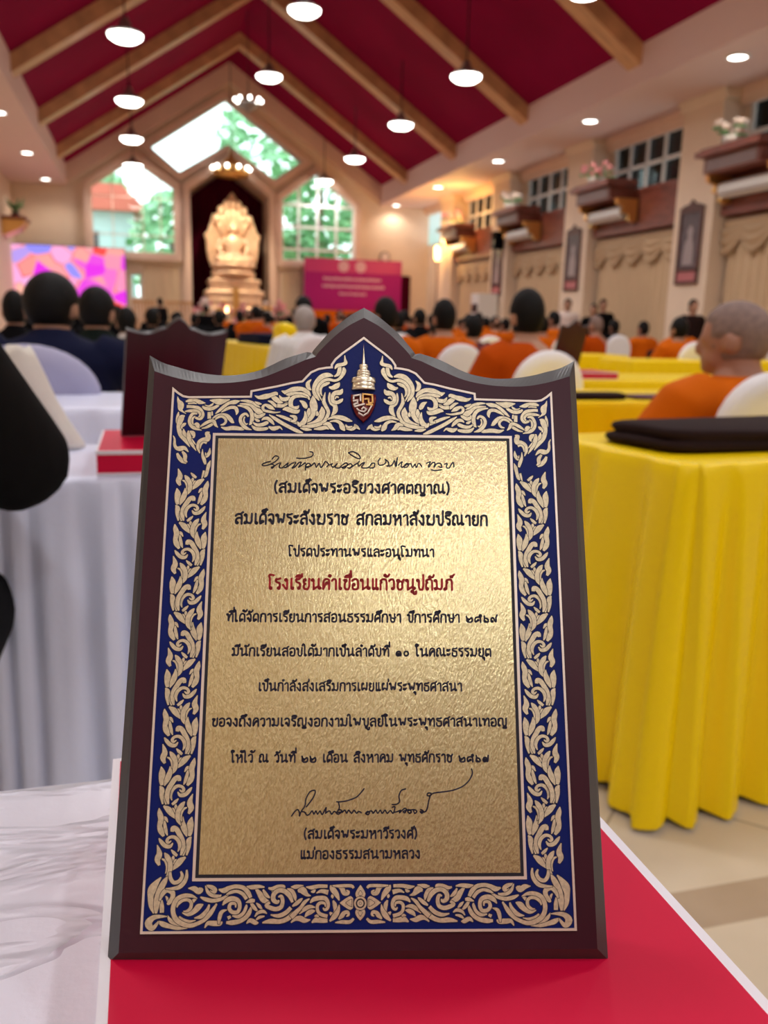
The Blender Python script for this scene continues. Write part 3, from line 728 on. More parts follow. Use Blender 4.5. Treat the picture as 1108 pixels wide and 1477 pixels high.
ZT = .735
cloth_table('table', 'white satin table in the foreground carrying the large award plaque', -1.3, .197, -.45, .476, ZT, M_wrink, .012, .16, .01, 3)
cloth_table('table', 'white skirted table directly behind the plaque, with a red box on it', -1.5, .22, 1.39, 1.76, .75, M_fringe, .026, .060, .03, 8, power=.5)
cloth_table('table', 'white skirted table in front of the navy suited man', -1.5, .20, 2.49, 2.98, .75, M_fringe, .030, .080, .015, 12, power=.5)
cloth_table('table', 'white skirted table beyond the navy suited man', -1.5, .20, 4.12, 4.62, .75, M_fringe, .03, .09, .015, 15)
YG = 'yellow draped tables'
cloth_table('table', 'nearest yellow satin table with deep folds and a dark folded cloth on it', .943, 2.543, 1.497, 1.947, .75, M_yellow, .034, .115, .012, 23, power=.5, rz=.15)
cloth_table('table', 'second yellow table, with a thin dark cloth at its front edge', .95, 3.3, 2.68, 3.2, .75, M_yellow, .016, .08, .03, 22)
cloth_table('table', 'third yellow table, with a red box and a maroon plaque', 1.75, 3.6, 3.78, 4.35, .75, M_yellow, .016, .09, .03, 23)
cloth_table('table', 'yellow table behind the third one, square corner beside a dark gap', 2.9, 4.40, 7.2, 7.8, .75, M_yellow, .02, .12, .03, 24)
cloth_table('table', 'yellow table right of the dark gap, behind the big monk', 3.80, 5.6, 6.12, 6.7, .75, M_yellow, .02, .12, .03, 25)
cloth_table('table', 'yellow table at the right edge beyond the big monk', 3.75, 5.2, 3.85, 4.4, .75, M_yellow, .022, .15, .02, 29)
cloth_table('table', 'long yellow table seen left of the plaque peak', .95, 2.2, 8.0, 10.3, .75, M_yellow, .022, .15, .02, 26, rz=.13)

# ------------------------------------------------------------------ white covered chairs
def chair_meshes():
    W_, T_ = .158, .9
    arch = [(-W_*.92, .40), (-W_, .55), (-W_, .725)] + [(-W_*math.cos(a*PI/16), .735+.165*math.sin(a*PI/16)) for a in range(1, 16)] + [(W_, .725), (W_, .55), (W_*.92, .40)]
    def ringy(y, ins): return [(x*(1-ins*2.2), y-.10*(z-.4)-.19, .4+(z-.4)*(1-ins)) for x, z in arch]
    m = MB(); m.loft([ringy(-.034, .10), ringy(-.03, .03), ringy(-.015, 0), ringy(.015, 0), ringy(.03, .03), ringy(.034, .10)])
    back = m.mesh('back', M_cover, True)
    m = MB(); rings = []
    for z, k, wv in ((.47, .5, 0), (.475, .9, 0), (.465, 1, 0), (.40, 1.03, .004), (.25, 1.06, .010), (.08, 1.09, .016), (.006, 1.10, .02)):
        rr_ = []
        for q in range(72):
            a = 2*PI*q/72; ca, sa = math.cos(a), math.sin(a)
            e = (abs(ca)**5+abs(sa)**5)**(-1/5)
            rr_.append(((.18*k+wv*math.sin(a*14))*e*ca, (.20*k+wv*math.sin(a*14))*e*sa, z))
        rings.append(rr_)
    m.loft(rings); seat = m.mesh('seat_cover', M_cover, True)
    return back, seat
CH_B, CH_S = chair_meshes()
def chair(x, y, rz, label, group='white covered chairs', scale=1.0, m=None, top=None):
    t = thing('banquet_chair', label, 'chair', (x, y, 0), rz, group)
    b = link('backrest', CH_B, t); s = link('seat_cover', CH_S, t)
    if m:
        for o in (b, s):
            o.data = o.data.copy(); o.data.materials.clear(); o.data.materials.append(m)
    if top: t.scale = (scale, scale, top/.9)
    return t

# ------------------------------------------------------------------ seated people
DROP = .10
HD = .03
def rot_head(p, a):
    c, s = math.cos(a), math.sin(a); return (p[0]*c-(p[1]-.01)*s, p[0]*s+(p[1]-.01)*c+.01, p[2])
def body_mesh(name, skin, head_rot=0.0, arms='lap', nod=0.0):
    m = MB(); D = DROP
    def R(p): return rot_head(p, head_rot)
    rg = [(.42, 0, .17, .13), (.55, 0, .165, .12), (.66, 0, .15, .105), (.76, 0, .16, .108), (.82, -.005, .175, .108), (.868, -.012, .155, .09), (.90, -.01, .10, .07), (.93, -.005, .06, .055)]
    m.loft([[(rx*math.cos(2*PI*k/24), cy+ry*math.sin(2*PI*k/24), z) for k in range(24)] for z, cy, rx, ry in rg])
    m.tube([(0, -.012, .87), (0, .0, .92), (0, .012, .98)], [.066, .057, .056], 14)
    M0 = Matrix.Translation((0, .01, 0)) @ Matrix.Rotation(head_rot, 4, 'Z') @ Matrix.Translation((0, -.01, 0))
    M0 = M0 @ Matrix.Translation((0, 0, .97)) @ Matrix.Rotation(-nod, 4, 'X') @ Matrix.Translation((0, 0, -.97))
    m.M = M0 @ Matrix.Translation((0, 0, -HD))
    m.ell((0, .015, 1.07), (.074, .092, .10)); m.ell((0, .045, 1.01), (.056, .062, .062)); m.ell((0, .085, .975), (.030, .028, .022))
    m.ell((0, .112, 1.028), (.013, .02, .014), 8, 6); m.tube([(0, .104, 1.075), (0, .122, 1.035)], [.008, .012], 8)
    m.ell((0, .104, .998), (.022, .012, .008), 8, 6)
    for s in (-1, 1):
        m.ell((s*.077, .008, 1.045), (.012, .022, .034), 8, 6); m.ell((s*.03, .096, 1.068), (.02, .01, .008), 8, 6)
    m.M = None
    for s in (-1, 1):
        if arms == 'lap': ps = [(s*.17, -.01, .845), (s*.225, .04, .62), (s*.13, .25, .575), (s*.085, .31, .565)]
        elif arms == 'elbow': ps = [(s*.17, -.01, .845), (s*.23, .15, .735), (s*.09, .35, .74), (s*.05, .42, .745)]
        else: ps = [(s*.17, -.01, .845), (s*.24, .12, .70), (s*.16, .34, .765), (s*.12, .41, .77)]
        m.tube(ps, [.058, .044, .030, .026], 12)
        w0 = Vector(ps[3]); d = (w0-Vector(ps[2])).normalized()
        m.ell(tuple(w0+d*.03), (.040, .042, .018), 10, 6)
        for q in range(4):
            f0 = w0+d*.05+Vector((s*(q-1.5)*.02, 0, 0))
            m.tube([f0, f0+d*(.04+.008*(1-abs(q-1.4)))+Vector((0, 0, .004)), f0+d*.065+Vector((0, 0, -.012))], [.0105, .010, .009], 6)
        m.tube([w0+d*.0+Vector((-s*.03, 0, 0)), w0+d*.035+Vector((-s*.055, 0, .0)), w0+d*.06+Vector((-s*.055, 0, -.006))], [.012, .011, .009], 6)
        m.tube([(s*.09, .03, .49), (s*.13, .38, .50), (s*.13, .40, .46), (s*.13, .38, .10)], [.09, .065, .06, .042], 12)
        m.tube([(s*.13, .34, .045), (s*.135, .46, .045), (s*.14, .56, .032)], [.04, .044, .028], 10)
    return fuse(m, name, skin, .0095, 3)
def torso_rings(g):
    return [(.44, 0, .185, .15), (.55, 0, .178, .135), (.66, 0, .165, .12), (.76, 0, .175, .122), (.825, -.005, .19, .12), (.872, -.012, .168, .10), (.905, -.012, .105, .078), (.92, -.01, .078, .068)]
def robe_mesh(name, m_, right_bare=False, pose='lap'):
    m = MB()
    m.loft([[(rx*math.cos(2*PI*k/32), cy+ry*math.sin(2*PI*k/32)+.006*math.sin(9*2*PI*k/32+z*9), z) for k in range(32)] for z, cy, rx, ry in torso_rings(1)])
    if right_bare:
        for i, p in enumerate(m.v):
            x, y, z = p
            if z > .70: m.v[i] = (x if x < .12 else x*.93, y, min(z, max(.70, .935-(x+.02)*1.05)))
    for s in (-1, 1):
        if s == 1 and right_bare: continue
        m.tube([(s*.11, -.01, .862), (s*.175, -.01, .845), (s*.245, .06, .65), (s*.16, .22, .58)] if pose == 'lap' else [(s*.11, -.01, .862), (s*.175, -.01, .845), (s*.28, .12, .68), (s*.18, .30, .74)], [.072, .078, .088, .06], 14)
        m.tube([(s*.2, .0, .74), (s*.22, .02, .58), (s*.2, .03, .44)], [.075, .08, .07], 10)
    for s in (-1, 1):
        m.tube([(s*.08, .0, .50), (s*.13, .38, .50), (s*.13, .40, .40), (s*.13, .39, .14)], [.125, .10, .10, .10], 14)
    m.tube([(0, .05, .5), (0, .36, .48), (0, .38, .3), (0, .38, .14)], [.11, .09, .09, .09], 10)
    return fuse(m, name, m_, .013, 5)
def coat_mesh(name, m_, pose='lap', wide=1.0, hem=.40):
    m = MB()
    m.loft([[(wide*rx*1.03*math.cos(2*PI*k/32), cy+ry*1.05*math.sin(2*PI*k/32), z) for k in range(32)] for z, cy, rx, ry in [(hem, 0, .215, .17)] + torso_rings(1)])
    for s in (-1, 1):
        if pose == 'lap': ps = [(s*.12*wide, -.01, .866), (s*.185*wide, -.01, .842), (s*.24*wide, .04, .62), (s*.14, .24, .575)]
        elif pose == 'elbow': ps = [(s*.12*wide, -.01, .866), (s*.18*wide, -.01, .845), (s*.225*wide, .15, .74), (s*.10, .34, .74)]
        else: ps = [(s*.12*wide, -.01, .866), (s*.185*wide, -.01, .842), (s*.25*wide, .12, .70), (s*.165, .33, .765)]
        m.tube(ps, [.07, .077, .062, .043], 14)
    m.tube([(0, -.012, .88), (0, -.008, .945)], [.078, .066], 16)
    return fuse(m, name, m_, .012, 4)
def trousers_mesh(name, m_):
    m = MB()
    for s in (-1, 1): m.tube([(s*.085, .0, .48), (s*.13, .38, .50), (s*.13, .405, .46), (s*.13, .385, .07)], [.115, .082, .078, .062], 14)
    m.ell((0, 0, .47), (.18, .15, .10))
    return fuse(m, name, m_, .014, 3)
def hair_mesh(name, m_, head_rot=0.0, thick=.010, nod=0.0, low=.985):
    m = MB()
    m.M = None
    rings = []; n, k = 26, 20
    for i in range(k+1):
        th = PI*(i+.02)/(k+.04); z = -math.cos(th); q = math.sin(th); rr_ = []
        for j in range(n):
            a = 2*PI*j/n; x, y = q*math.cos(a), q*math.sin(a)
            hx, hy, hz = .074*x, .015+.092*y, 1.07+.10*z
            face = max(0, min(1, (hy-.045)/.03))*max(0, min(1, (1.135-hz)/.03))
            nape = max(0, min(1, (low-hz)/.02+.5)) if hy < .045 else 1 if hz < 1.03 else 0
            ear = 1 if (abs(hx) > .064 and hz < 1.06 and hy > -.01) else 0
            e = thick*(1-max(face, nape, ear)) - .006*max(face, nape, ear)
            rr_.append((hx*(1+e/.074), .015+(hy-.015)*(1+e/.092), 1.07+(hz-1.07)*(1+e/.10)))
        rings.append(rr_)
    M0 = Matrix.Translation((0, .01, 0)) @ Matrix.Rotation(head_rot, 4, 'Z') @ Matrix.Translation((0, -.01, 0))
    m.M = M0 @ Matrix.Translation((0, 0, .97)) @ Matrix.Rotation(-nod, 4, 'X') @ Matrix.Translation((0, 0, -.97-HD))
    m.loft(rings)
    return m.mesh(name, m_, True)
BODY = {'lap': body_mesh('body', M_skin), 'tan': body_mesh('body', M_skin2, .25, 'lap', .12), 'tbl': body_mesh('body', M_skin, -.2, 'tbl', .1)}
ROBE = {'full': robe_mesh('robe', M_robe), 'bare': robe_mesh('robe', M_robe2, True), 'mar': robe_mesh('robe', M_marobe)}
COAT = {'navy': coat_mesh('jacket', M_navy, 'tbl', 1.12), 'black': coat_mesh('jacket', M_black), 'white': coat_mesh('shirt', M_shirt), 'green': coat_mesh('jacket', M_green)}
TROU = trousers_mesh('trousers', M_black)
HAIR = {'short': hair_mesh('hair', M_hair, 0, .012), 'crop': hair_mesh('hair', M_hair, .25, .007, .12), 'stub': hair_mesh('hair', M_stub, .25, .004, .12), 'tbl': hair_mesh('hair', M_hair, -.2, .014, .1), 'grey': hair_mesh('hair', M_grey, 0, .010)}
SEATS = []
TOP = 1.15
def person(x, y, top, label, robe=None, coat=None, hair='short', body='lap', rz=0.0, group=None, wide=.92, part=None):
    t = thing('person', label, 'person', (x, y, 0), rz, group); SEATS.append((x, y))
    link('body', BODY[body] if isinstance(body, str) else body, t)
    if robe: link('robe', ROBE[robe] if isinstance(robe, str) else robe, t)
    if coat:
        link('shirt' if coat == 'white' else 'jacket', COAT[coat] if isinstance(coat, str) else coat, t); link('trousers', TROU, t)
    if hair: link('hair', HAIR[hair] if isinstance(hair, str) else hair, t)
    s = top/TOP; t.scale = (s*wide, s*wide, s)
    return t
CG = 'white covered chairs'
# the big monk at the right
B1 = body_mesh('body', M_skin2, .5, 'lap', .10)
person(1.69, 2.16, 1.095, 'monk with a shaved grey head and orange robe, large at the right edge', robe=robe_mesh('robe', M_robe, False, 'lap'), hair=hair_mesh('hair', M_stub, .5, .005, .10), body=B1, wide=1.14, rz=.1)
c = chair(1.64, 2.19, 0.0, 'white covered chair with a dark triangular mark, behind the big monk', CG, top=.895)
m = MB(); f = lambda x, z: (x, -.10*(z-.4)-.19-.0352, z)
for (a, b, w_) in (((-.075, .70), (-.015, .815), .012), ((-.015, .815), (.06, .70), .016), ((-.03, .705), (.0, .78), .012), ((-.01, .70), (.05, .705), .012)):
    d = (Vector(b)-Vector(a)).normalized(); nn = Vector((-d.y, d.x))*w_/2
    q = [Vector(a)+nn, Vector(b)+nn, Vector(b)-nn, Vector(a)-nn]
    m._add([f(p.x, p.y) for p in q]+[(lambda t_: (t_[0], t_[1]+.004, t_[2]))(f(p.x, p.y)) for p in q], [(0, 1, 2, 3), (4, 7, 6, 5), (0, 4, 5, 1), (1, 5, 6, 2), (2, 6, 7, 3), (3, 7, 4, 0)])
m.build('printed_mark', M_steel, c)
# monks in the nearer rows
person(1.66, 3.58, 1.165, 'monk with thick black hair and one bare shoulder, above the plaque', robe='bare', hair='short', wide=.90)
chair(1.60, 3.45, 0, 'white covered chair just behind the bare-shouldered monk', CG, top=.905)
person(1.84, 5.2, 1.155, 'monk in bright orange with a squarish black haircut, left of the bare-shouldered monk', robe='full', hair='short', wide=.87)
t = chair(1.84, 5.12, 0, 'white covered chair with a navy band, behind the square-haired monk', CG, top=.885)
MB().box((-.20, -.262, .60), (.20, -.252, .72)).build('band', M_navy, t)
person(1.39, 4.95, 1.155, 'round-headed black-haired monk beside the plaque peak, before the magenta banner', robe='full', hair='crop', body='tan', wide=.87)
person(4.78, 7.0, 1.12, 'black-haired monk seated at the table right of the dark gap, chair mark behind him', robe='full', hair='short')
chair(4.70, 6.86, 0, 'white covered chair behind the black-haired monk at the right yellow table', CG, top=.90)
person(4.02, 8.3, 1.12, 'dark-haired monk behind the square-cornered yellow table', robe='full', hair='crop', body='tan')
chair(4.10, 8.12, 0, 'white covered chair behind the square-cornered yellow table', CG, top=.92)
person(4.82, 8.6, 1.14, 'pale bald elderly monk among the dark-clad people near the right wall', robe='bare', hair='stub', body='tan')
chair(5.05, 8.75, 0, 'white covered chair with a dark bag, between two monks near the right', CG, top=.93)
person(6.3, 9.3, 1.10, 'small monk with short dark hair left of the white pier', robe='full', hair='short')
person(5.9, 8.6, 1.15, 'pale shaven monk just left of the big monk’s face', robe='full', hair='stub', body='tan')
person(2.55, 6.5, 1.08, 'person in a maroon robe with dark hair between two orange monks', robe='mar', hair='short')
person(2.05, 5.9, 1.04, 'monk low behind the square-haired monk’s right shoulder', robe='full', hair='crop', body='tan')
person(1.20, 6.6, 1.11, 'person with a round grey-haired head in white, by the plaque peak', coat='white', hair='grey', wide=1.05)
person(1.97, 10.9, 1.30, 'person in black with tied black hair beneath the magenta banner', coat='black', hair='short', wide=1.1)
chair(1.20, 6.42, 0, 'white covered chair left of the plaque peak', CG, top=.90)
# left side
person(-.325, 3.43, 1.15, 'man in a navy suit with black hair, seen from behind at the left', coat='navy', hair='tbl', body='tbl', wide=1.13)
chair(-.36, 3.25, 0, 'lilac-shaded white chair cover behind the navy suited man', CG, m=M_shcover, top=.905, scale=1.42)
person(-.215, 4.45, 1.135, 'black-haired man in a dark green jacket right of the navy suited man', coat='green', hair='tbl', body='tbl', wide=1.02)
person(-.11, 6.5, 1.06, 'person in a white shirt in front of the glowing screen', coat='white', hair='short')
person(-.72, 5.5, 1.13, 'dark-haired person at the left edge below the screen', coat='black', hair='short', body='tan', wide=.82)
# black sleeved person at the left edge
BB = body_mesh('body', M_skin, .3, 'elbow'); CB = coat_mesh('jacket', M_black, 'elbow', 1.10, .36)
person(-.445, .98, 1.27, 'person in black at the left edge, elbow on the white table', coat=CB, hair='short', body=BB, wide=1.04)
t = thing('stool', 'low black stool under the person in black', 'stool', (-.50, .98, 0))
MB().lathe([(.002, .46), (.14, .46), (.15, .45), (.15, .42), (.002, .42)], n=20).build('seat', M_black, t, True)
for q in range(4):
    a = PI/4+q*PI/2; MB().tube([(.1*math.cos(a), .1*math.sin(a), .39), (.14*math.cos(a), .14*math.sin(a), 0)], .014, 8).build('leg', M_steel, t)
# standing people near the right wall and altar
def standing(x, y, h, rz, label, cm, hm=M_hair):
    t = thing('person', label, 'person', (x, y, 0), rz); SEATS.append((x, y-.3)); s = h/1.65
    m = MB()
    m.loft([[(rx*math.cos(2*PI*k/18), ry*math.sin(2*PI*k/18), z) for k in range(18)] for z, rx, ry in ((.80, .16, .11), (.95, .15, .1), (1.1, .14, .1), (1.3, .18, .11), (1.37, .14, .08), (1.41, .06, .055))])
    m.tube([(0, 0, 1.36), (0, .01, 1.48)], [.055, .05], 10); m.ell((0, .015, 1.545), (.072, .09, .105)); m.ell((0, .05, 1.49), (.05, .055, .05)); m.ell((0, .108, 1.52), (.012, .016, .02), 8, 6)
    for q in (-1, 1):
        m.ell((q*.075, .0, 1.53), (.012, .02, .03), 8, 6)
        m.tube([(q*.17, 0, 1.34), (q*.22, 0, 1.08), (q*.20, .08, .86), (q*.19, .10, .78)], [.055, .042, .03, .03], 10)
        for k in range(5): m.tube([(q*.19+(k-2)*.013, .10, .78), (q*.185+(k-2)*.014, .115, .71-.006*abs(k-2))], [.010, .008], 6)
        m.tube([(q*.085, 0, .85), (q*.09, .01, .47), (q*.09, 0, .08)], [.085, .058, .042], 10); m.tube([(q*.09, -.03, .04), (q*.1, .16, .03)], [.042, .03], 8)
    link('body', fuse(m, 'body', M_skin, .013, 2), t)
    m = MB(); m.loft([[(rx*math.cos(2*PI*k/18), ry*math.sin(2*PI*k/18), z) for k in range(18)] for z, rx, ry in ((.72, .185, .135), (.95, .17, .12), (1.1, .16, .115), (1.3, .19, .122), (1.375, .15, .09), (1.40, .075, .065))])
    for q in (-1, 1): m.tube([(q*.12, 0, 1.36), (q*.175, 0, 1.335), (q*.225, 0, 1.08), (q*.205, .075, .88)], [.06, .068, .055, .042], 10)
    link('jacket', fuse(m, 'jacket', cm, .014, 3), t)
    m = MB()
    for q in (-1, 1): m.tube([(q*.085, 0, .84), (q*.09, .01, .47), (q*.09, 0, .06)], [.105, .078, .065], 12)
    m.ell((0, 0, .84), (.17, .125, .12)); link('trousers', fuse(m, 'trousers', M_black, .016, 2), t)
    m = MB(); m.ell((0, .0, 1.57), (.082, .088, .098)); m.ell((0, -.03, 1.50), (.07, .05, .07)); m.build('hair', hm, t, True)
    t.scale = (s, s, s)
standing(7.55, 14.6, 1.50, 2.6, 'person in a pale blouse standing before the curtain beside the second pier', M_pale)
standing(8.05, 14.2, 1.50, 2.9, 'person in black standing before the curtain with a green lanyard', M_black)
standing(7.7, 13.9, 1.40, 2.4, 'shorter person in black standing left of the one with the lanyard', M_black)
standing(7.9, 11.3, 1.44, 3.0, 'person in brown standing against the nearest pier', M_brown)
standing(.45, 23.0, 1.45, .6, 'person in black standing with a camera by the wooden rails', M_black)
standing(1.32, 19.0, 1.25, .2, 'person in dark clothes at the left foot of the golden altar', M_black)
# the distant rows
rr = random.Random(11); cnt = 0
for i in range(12):
    y = 9.3+1.2*i
    for j in range(11):
        x = (1.75 if y > 11.2 else 2.75)+.64*j+rr.uniform(-.05, .05)
        if x > 7.7 or rr.random() < .25 or any(abs(a-x) < .60 and abs(b-y) < 1.12 for a, b in SEATS): continue
        if rr.random() < .82:
            person(x, y, rr.uniform(1.10, 1.22), 'orange-robed monk seated with his back turned in the distant rows', robe=rr.choice(['full', 'full', 'bare']), hair=rr.choice(['short', 'crop', 'stub', 'crop']), body=rr.choice(['lap', 'tan']), rz=rr.uniform(-.1, .1), group='monks in the distant rows')
        else:
            person(x, y, rr.uniform(1.08, 1.18), 'person in dark clothes seated in the distant rows', coat='black', hair='short', group='dark-clad people in the distant rows', rz=rr.uniform(-.3, .3))
for (x, y) in ((-.65, 7.7), (.1, 9.4), (-1.1, 9.8), (-.3, 11.5), (.5, 13.2), (-.9, 13.6), (.2, 15.0), (.9, 16.0), (1.0, 11.9), (.6, 17.5)):
    person(x, y, rr.uniform(1.06, 1.16), 'person in dark clothes seated in the rows left of the aisle', coat='black', hair='short', group='dark-clad people left of the aisle', rz=rr.uniform(-.3, .3))
for i in range(7):
    if any(abs(a-2.45-.75*i) < .5 and abs(b-8.45+(i % 2)*.5) < .7 for a, b in SEATS): continue
    chair(2.45+.75*i, 8.45-(i % 2)*.5, 0, 'white covered chair in the distant rows', 'white covered chairs in the distance')
# things on the tables
def soft_slab(name, label, cat, c, h, m_, rz=0.0, sag=.0, layers=2):
    mb = MB(); rg = []
    def rect(k, z, wob):
        out = []
        for q in range(64):
            a = 2*PI*q/64; ca, sa = math.cos(a), math.sin(a); e = (abs(ca)**6+abs(sa)**6)**(-1/6)
            out.append((h[0]*k*e*ca*(1+.02*math.sin(3*a+wob)), h[1]*k*e*sa*(1+.03*math.sin(4*a+wob)), z+sag*h[2]*math.sin(2*a+1)*.3))
        return out
    zz = 0
    rg.append(rect(.93, .001, 0))
    for L in range(layers):
        z0, z1 = h[2]*L/layers, h[2]*(L+1)/layers; w_ = 1-.035*L
        rg += [rect(w_*.97, z0+.1*(z1-z0)+.001, L), rect(w_, z0+.45*(z1-z0)+.001, L), rect(w_*.985, z1-.12*(z1-z0), L+.4), rect(w_*.93, z1, L+.4)]
    rg.append(rect(.4, h[2]*1.04, 1))
    mb.loft(rg)
    o = mb.build(name, m_, None, True); o.location = c; o.rotation_euler = (0, 0, rz)
    return tag(o, label, cat)
soft_slab('folded_cloth', 'thick dark brown folded cloth on the nearest yellow table', 'cloth', (1.30, 1.64, .751), (.30, .13, .048), M_brown, .10, .2, 2)
soft_slab('folded_cloth', 'flat dark brown folded cloth on the second yellow table', 'cloth', (1.50, 2.75, .751), (.17, .05, .022), M_brown, 0, .1, 1)
soft_slab('folded_cloth', 'dull purple flat cloth next to the dark one on the second yellow table', 'cloth', (1.86, 2.76, .751), (.16, .05, .014), mat('dull_purple_cloth', (.13, .06, .09), .8), 0, .1, 1)
soft_slab('folded_cloth', 'navy folded cloth on the long yellow table', 'cloth', (1.22, 9.0, .751), (.20, .55, .10), M_navy, .13, .2, 2)
soft_slab('cloth_bundle', 'bright yellow cloth bundle at the end of the long yellow table', 'cloth', (1.36, 8.15, .751), (.16, .14, .20), M_yellow, .2, .3, 2)
soft_slab('folded_cloth', 'dark grey bag lying before a chair near the right wall', 'bag', (4.86, 7.35, .40), (.16, .10, .40), M_brown, .2, .1, 2)
# cream bag slumped on the far edge of the white table
mb = MB(); rg = []
for t_, w_, d_ in ((0, .036, .022), (.05, .040, .026), (.25, .038, .026), (.5, .036, .022), (.75, .034, .018), (.93, .028, .012), (1, .022, .006)):
    cx_ = -.150-.070*t_-.012*math.sin(PI*t_); z_ = .752+.185*t_
    rg.append([(cx_+w_*math.cos(2*PI*q/28)*(1+.06*math.sin(5*2*PI*q/28+t_*4)), 1.70+d_*math.sin(2*PI*q/28), z_+.006*math.sin(3*2*PI*q/28)*t_) for q in range(28)])
mb.loft(rg); o = mb.build('cloth_bag', M_cream, None, True); tag(o, 'slanting cream cloth bag slumped on the white table beside the black sleeve', 'bag')
# ------------------------------------------------------------------ red boxes
def red_box(label, x0, x1, y0, y1, z, h, rz=0.0):
    t = thing('presentation_box', label, 'box', ((x0+x1)/2, (y0+y1)/2, z), rz)
    hx, hy = (x1-x0)/2, (y1-y0)/2
    MB().box((-hx+.001, -hy+.001, .004), (hx-.001, hy-.001, h-.006)).build('body', M_boxred, t)
    MB().box((-hx, -hy, 0), (hx, hy, .004)).build('base_edge', M_boxside, t)
    MB().box((-hx, -hy, h-.006), (hx, hy, h-.0004)).build('lid_edge', M_boxside, t)
    MB().box((-hx+.0038, -hy+.0038, h-.001), (hx-.0048, hy-.0038, h)).build('lid', M_boxred, t)
    return t
red_box('red box with white edges under the large award plaque', -.0225, .2005, .10, .425, ZT+.001, .039)
red_box('red box with white edges under the plain maroon plaque back', -.078, .16, 1.395, 1.66, .751, .040)
red_box('small red box at the front edge of the third yellow table', 2.02, 2.27, 3.80, 4.06, .751, .035)

# ------------------------------------------------------------------ award plaque (millimetres across its face)
PW = 156.270
CXP = PW/2
def full(half):                       # mirror a left half outline about the centre line
    return half + [(2*CXP-x, z) for x, z in half[::-1] if abs(x-CXP) > .3]
outer = [(-12.66, -11.49), (-11.71, 222.55), (-5.72, 219.22), (0.68, 217.27), (7.0, 215.55), (15.4, 214.24), (24.56, 214.21), (34.91, 216.67), (45.22, 221.92), (54.21, 224.96), (56.26, 224.61), (56.83, 225.71), (58.83, 228.32), (63.56, 234.12), (68.82, 239.08), (73.61, 242.9), (77.84, 245.61)]
front = [(-7.630000000000001, -6.5), (-8.05, 213.54), (-2.11, 211.55), (4.12, 209.96), (10.3, 208.89), (18.51, 208.63), (26.7, 209.25), (36.2, 211.29), (45.8, 215.39), (54.03, 219.37), (58.18, 220.78), (58.87, 222.18), (61.25, 225.03), (66.38, 230.47), (71.6, 234.77), (75.51, 237.16), (78.42, 238.57)]
goldl = [(-0.01, 0.05), (0.18, 205.83), (2.46, 203.9), (4.5, 202.58), (6.78, 202.15), (31.88, 202.67), (32.02, 205.05), (42.59, 207.3), (48.74, 208.87), (52.89, 209.59), (54.26, 211.25), (56.36, 213.6), (59.46, 215.11), (62.55, 215.73), (64.82, 215.95), (64.72, 216.96), (66.35, 219.48), (69.23, 222.17), (73.37, 225.39), (78.16, 229.26)]
outer[-1] = (CXP, outer[-1][1]); front[-1] = (CXP, front[-1][1]); goldl[-1] = (CXP, goldl[-1][1])
def soften(p):                        # round the traced curves, keep the true corners
    out = [p[0]]
    for a, b in ((1, 9), (9, 10), (10, 11), (11, 16)):
        q = p[a:b+1]
        for i in range(len(q)-1):
            p0, p1, p2, p3 = q[max(i-1, 0)], q[i], q[i+1], q[min(i+2, len(q)-1)]
            for s_ in range(4 if len(q) > 2 else 1):
                t = s_/4
                out.append(tuple(.5*(2*v+(-u+w_)*t+(2*u-5*v+4*w_-x_)*t*t+(-u+3*v-3*w_+x_)*t**3) for u, v, w_, x_ in zip(p0, p1, p2, p3)))
    return out+[p[16]]
OUT, FRO, GLD = full(soften(outer)), full(soften(front)), full(goldl)
mm = .001
def ring_at(poly, y): return [(x*mm, y, z*mm) for x, z in poly]
bm_ = MB()
bm_.m = 0
bm_._add(ring_at(FRO, 0), [tuple(range(len(FRO)))])
bm_.m = 1
bm_.loft([ring_at(FRO, 0), ring_at(OUT, .005), ring_at(OUT, .0155)], cap=False)
bm_.m = 0
bm_._add(ring_at(OUT, .0155), [tuple(range(len(OUT)))[::-1]])
BOARD = bm_.mesh('board', [M_lacq, M_edge])
plq = thing('award_plaque', 'large maroon award plaque with a gold engraved plate, in the foreground', 'plaque')
plq.matrix_world = Matrix(((0.970722, 0.221747, 0.092346, -0.007795), (-0.239921, 0.876312, 0.417749, 0.275598), (0.011711, -0.427674, 0.903857, 0.785000), (0, 0, 0, 1)))
link('board', BOARD, plq)
def flat(poly, y, mb=None):
    mb = mb or MB(); mb._add([(x*mm, y, z*mm) for x, z in poly], [tuple(range(len(poly)))]); return mb
def slab(poly, y0, y1, mb=None):
    mb = mb or MB(); mb.prism([(x*mm, z*mm) for x, z in poly], y0, y1); return mb
slab(GLD, -.0006, .0002).build('blue_field', M_blue, plq)
def band(poly, w_, y0, y1, mb):
    inn_ = offset(poly, -w_); n_ = len(poly)
    for i in range(n_):
        j = (i+1) % n_
        q = [poly[i], poly[j], inn_[j], inn_[i]]
        mb._add([(x*mm, y1, z*mm) for x, z in q]+[(x*mm, y0, z*mm) for x, z in q], [(0, 1, 2, 3), (0, 4, 5, 1), (3, 2, 6, 7)])
mb = MB(); band(offset(GLD, .25), .85, -.0006, -.0010, mb); mb.build('outer_gold_line', M_line, plq)
IA, IB, ID = 17.31, 17.27, 169.52
R4 = lambda g: [(IA+g, IB+g), (PW-IA-g, IB+g), (PW-IA-g, IB+ID-g), (IA+g, IB+ID-g)]
mb = MB(); band(R4(0), 1.05, -.0006, -.0010, mb); mb.build('inner_gold_line', M_line, plq)
slab(R4(1.05), -.0008, -.0006).build('dark_line', M_ink, plq)
slab(R4(2.3), -.0011, -.0006).build('name_plate', M_plate, plq)

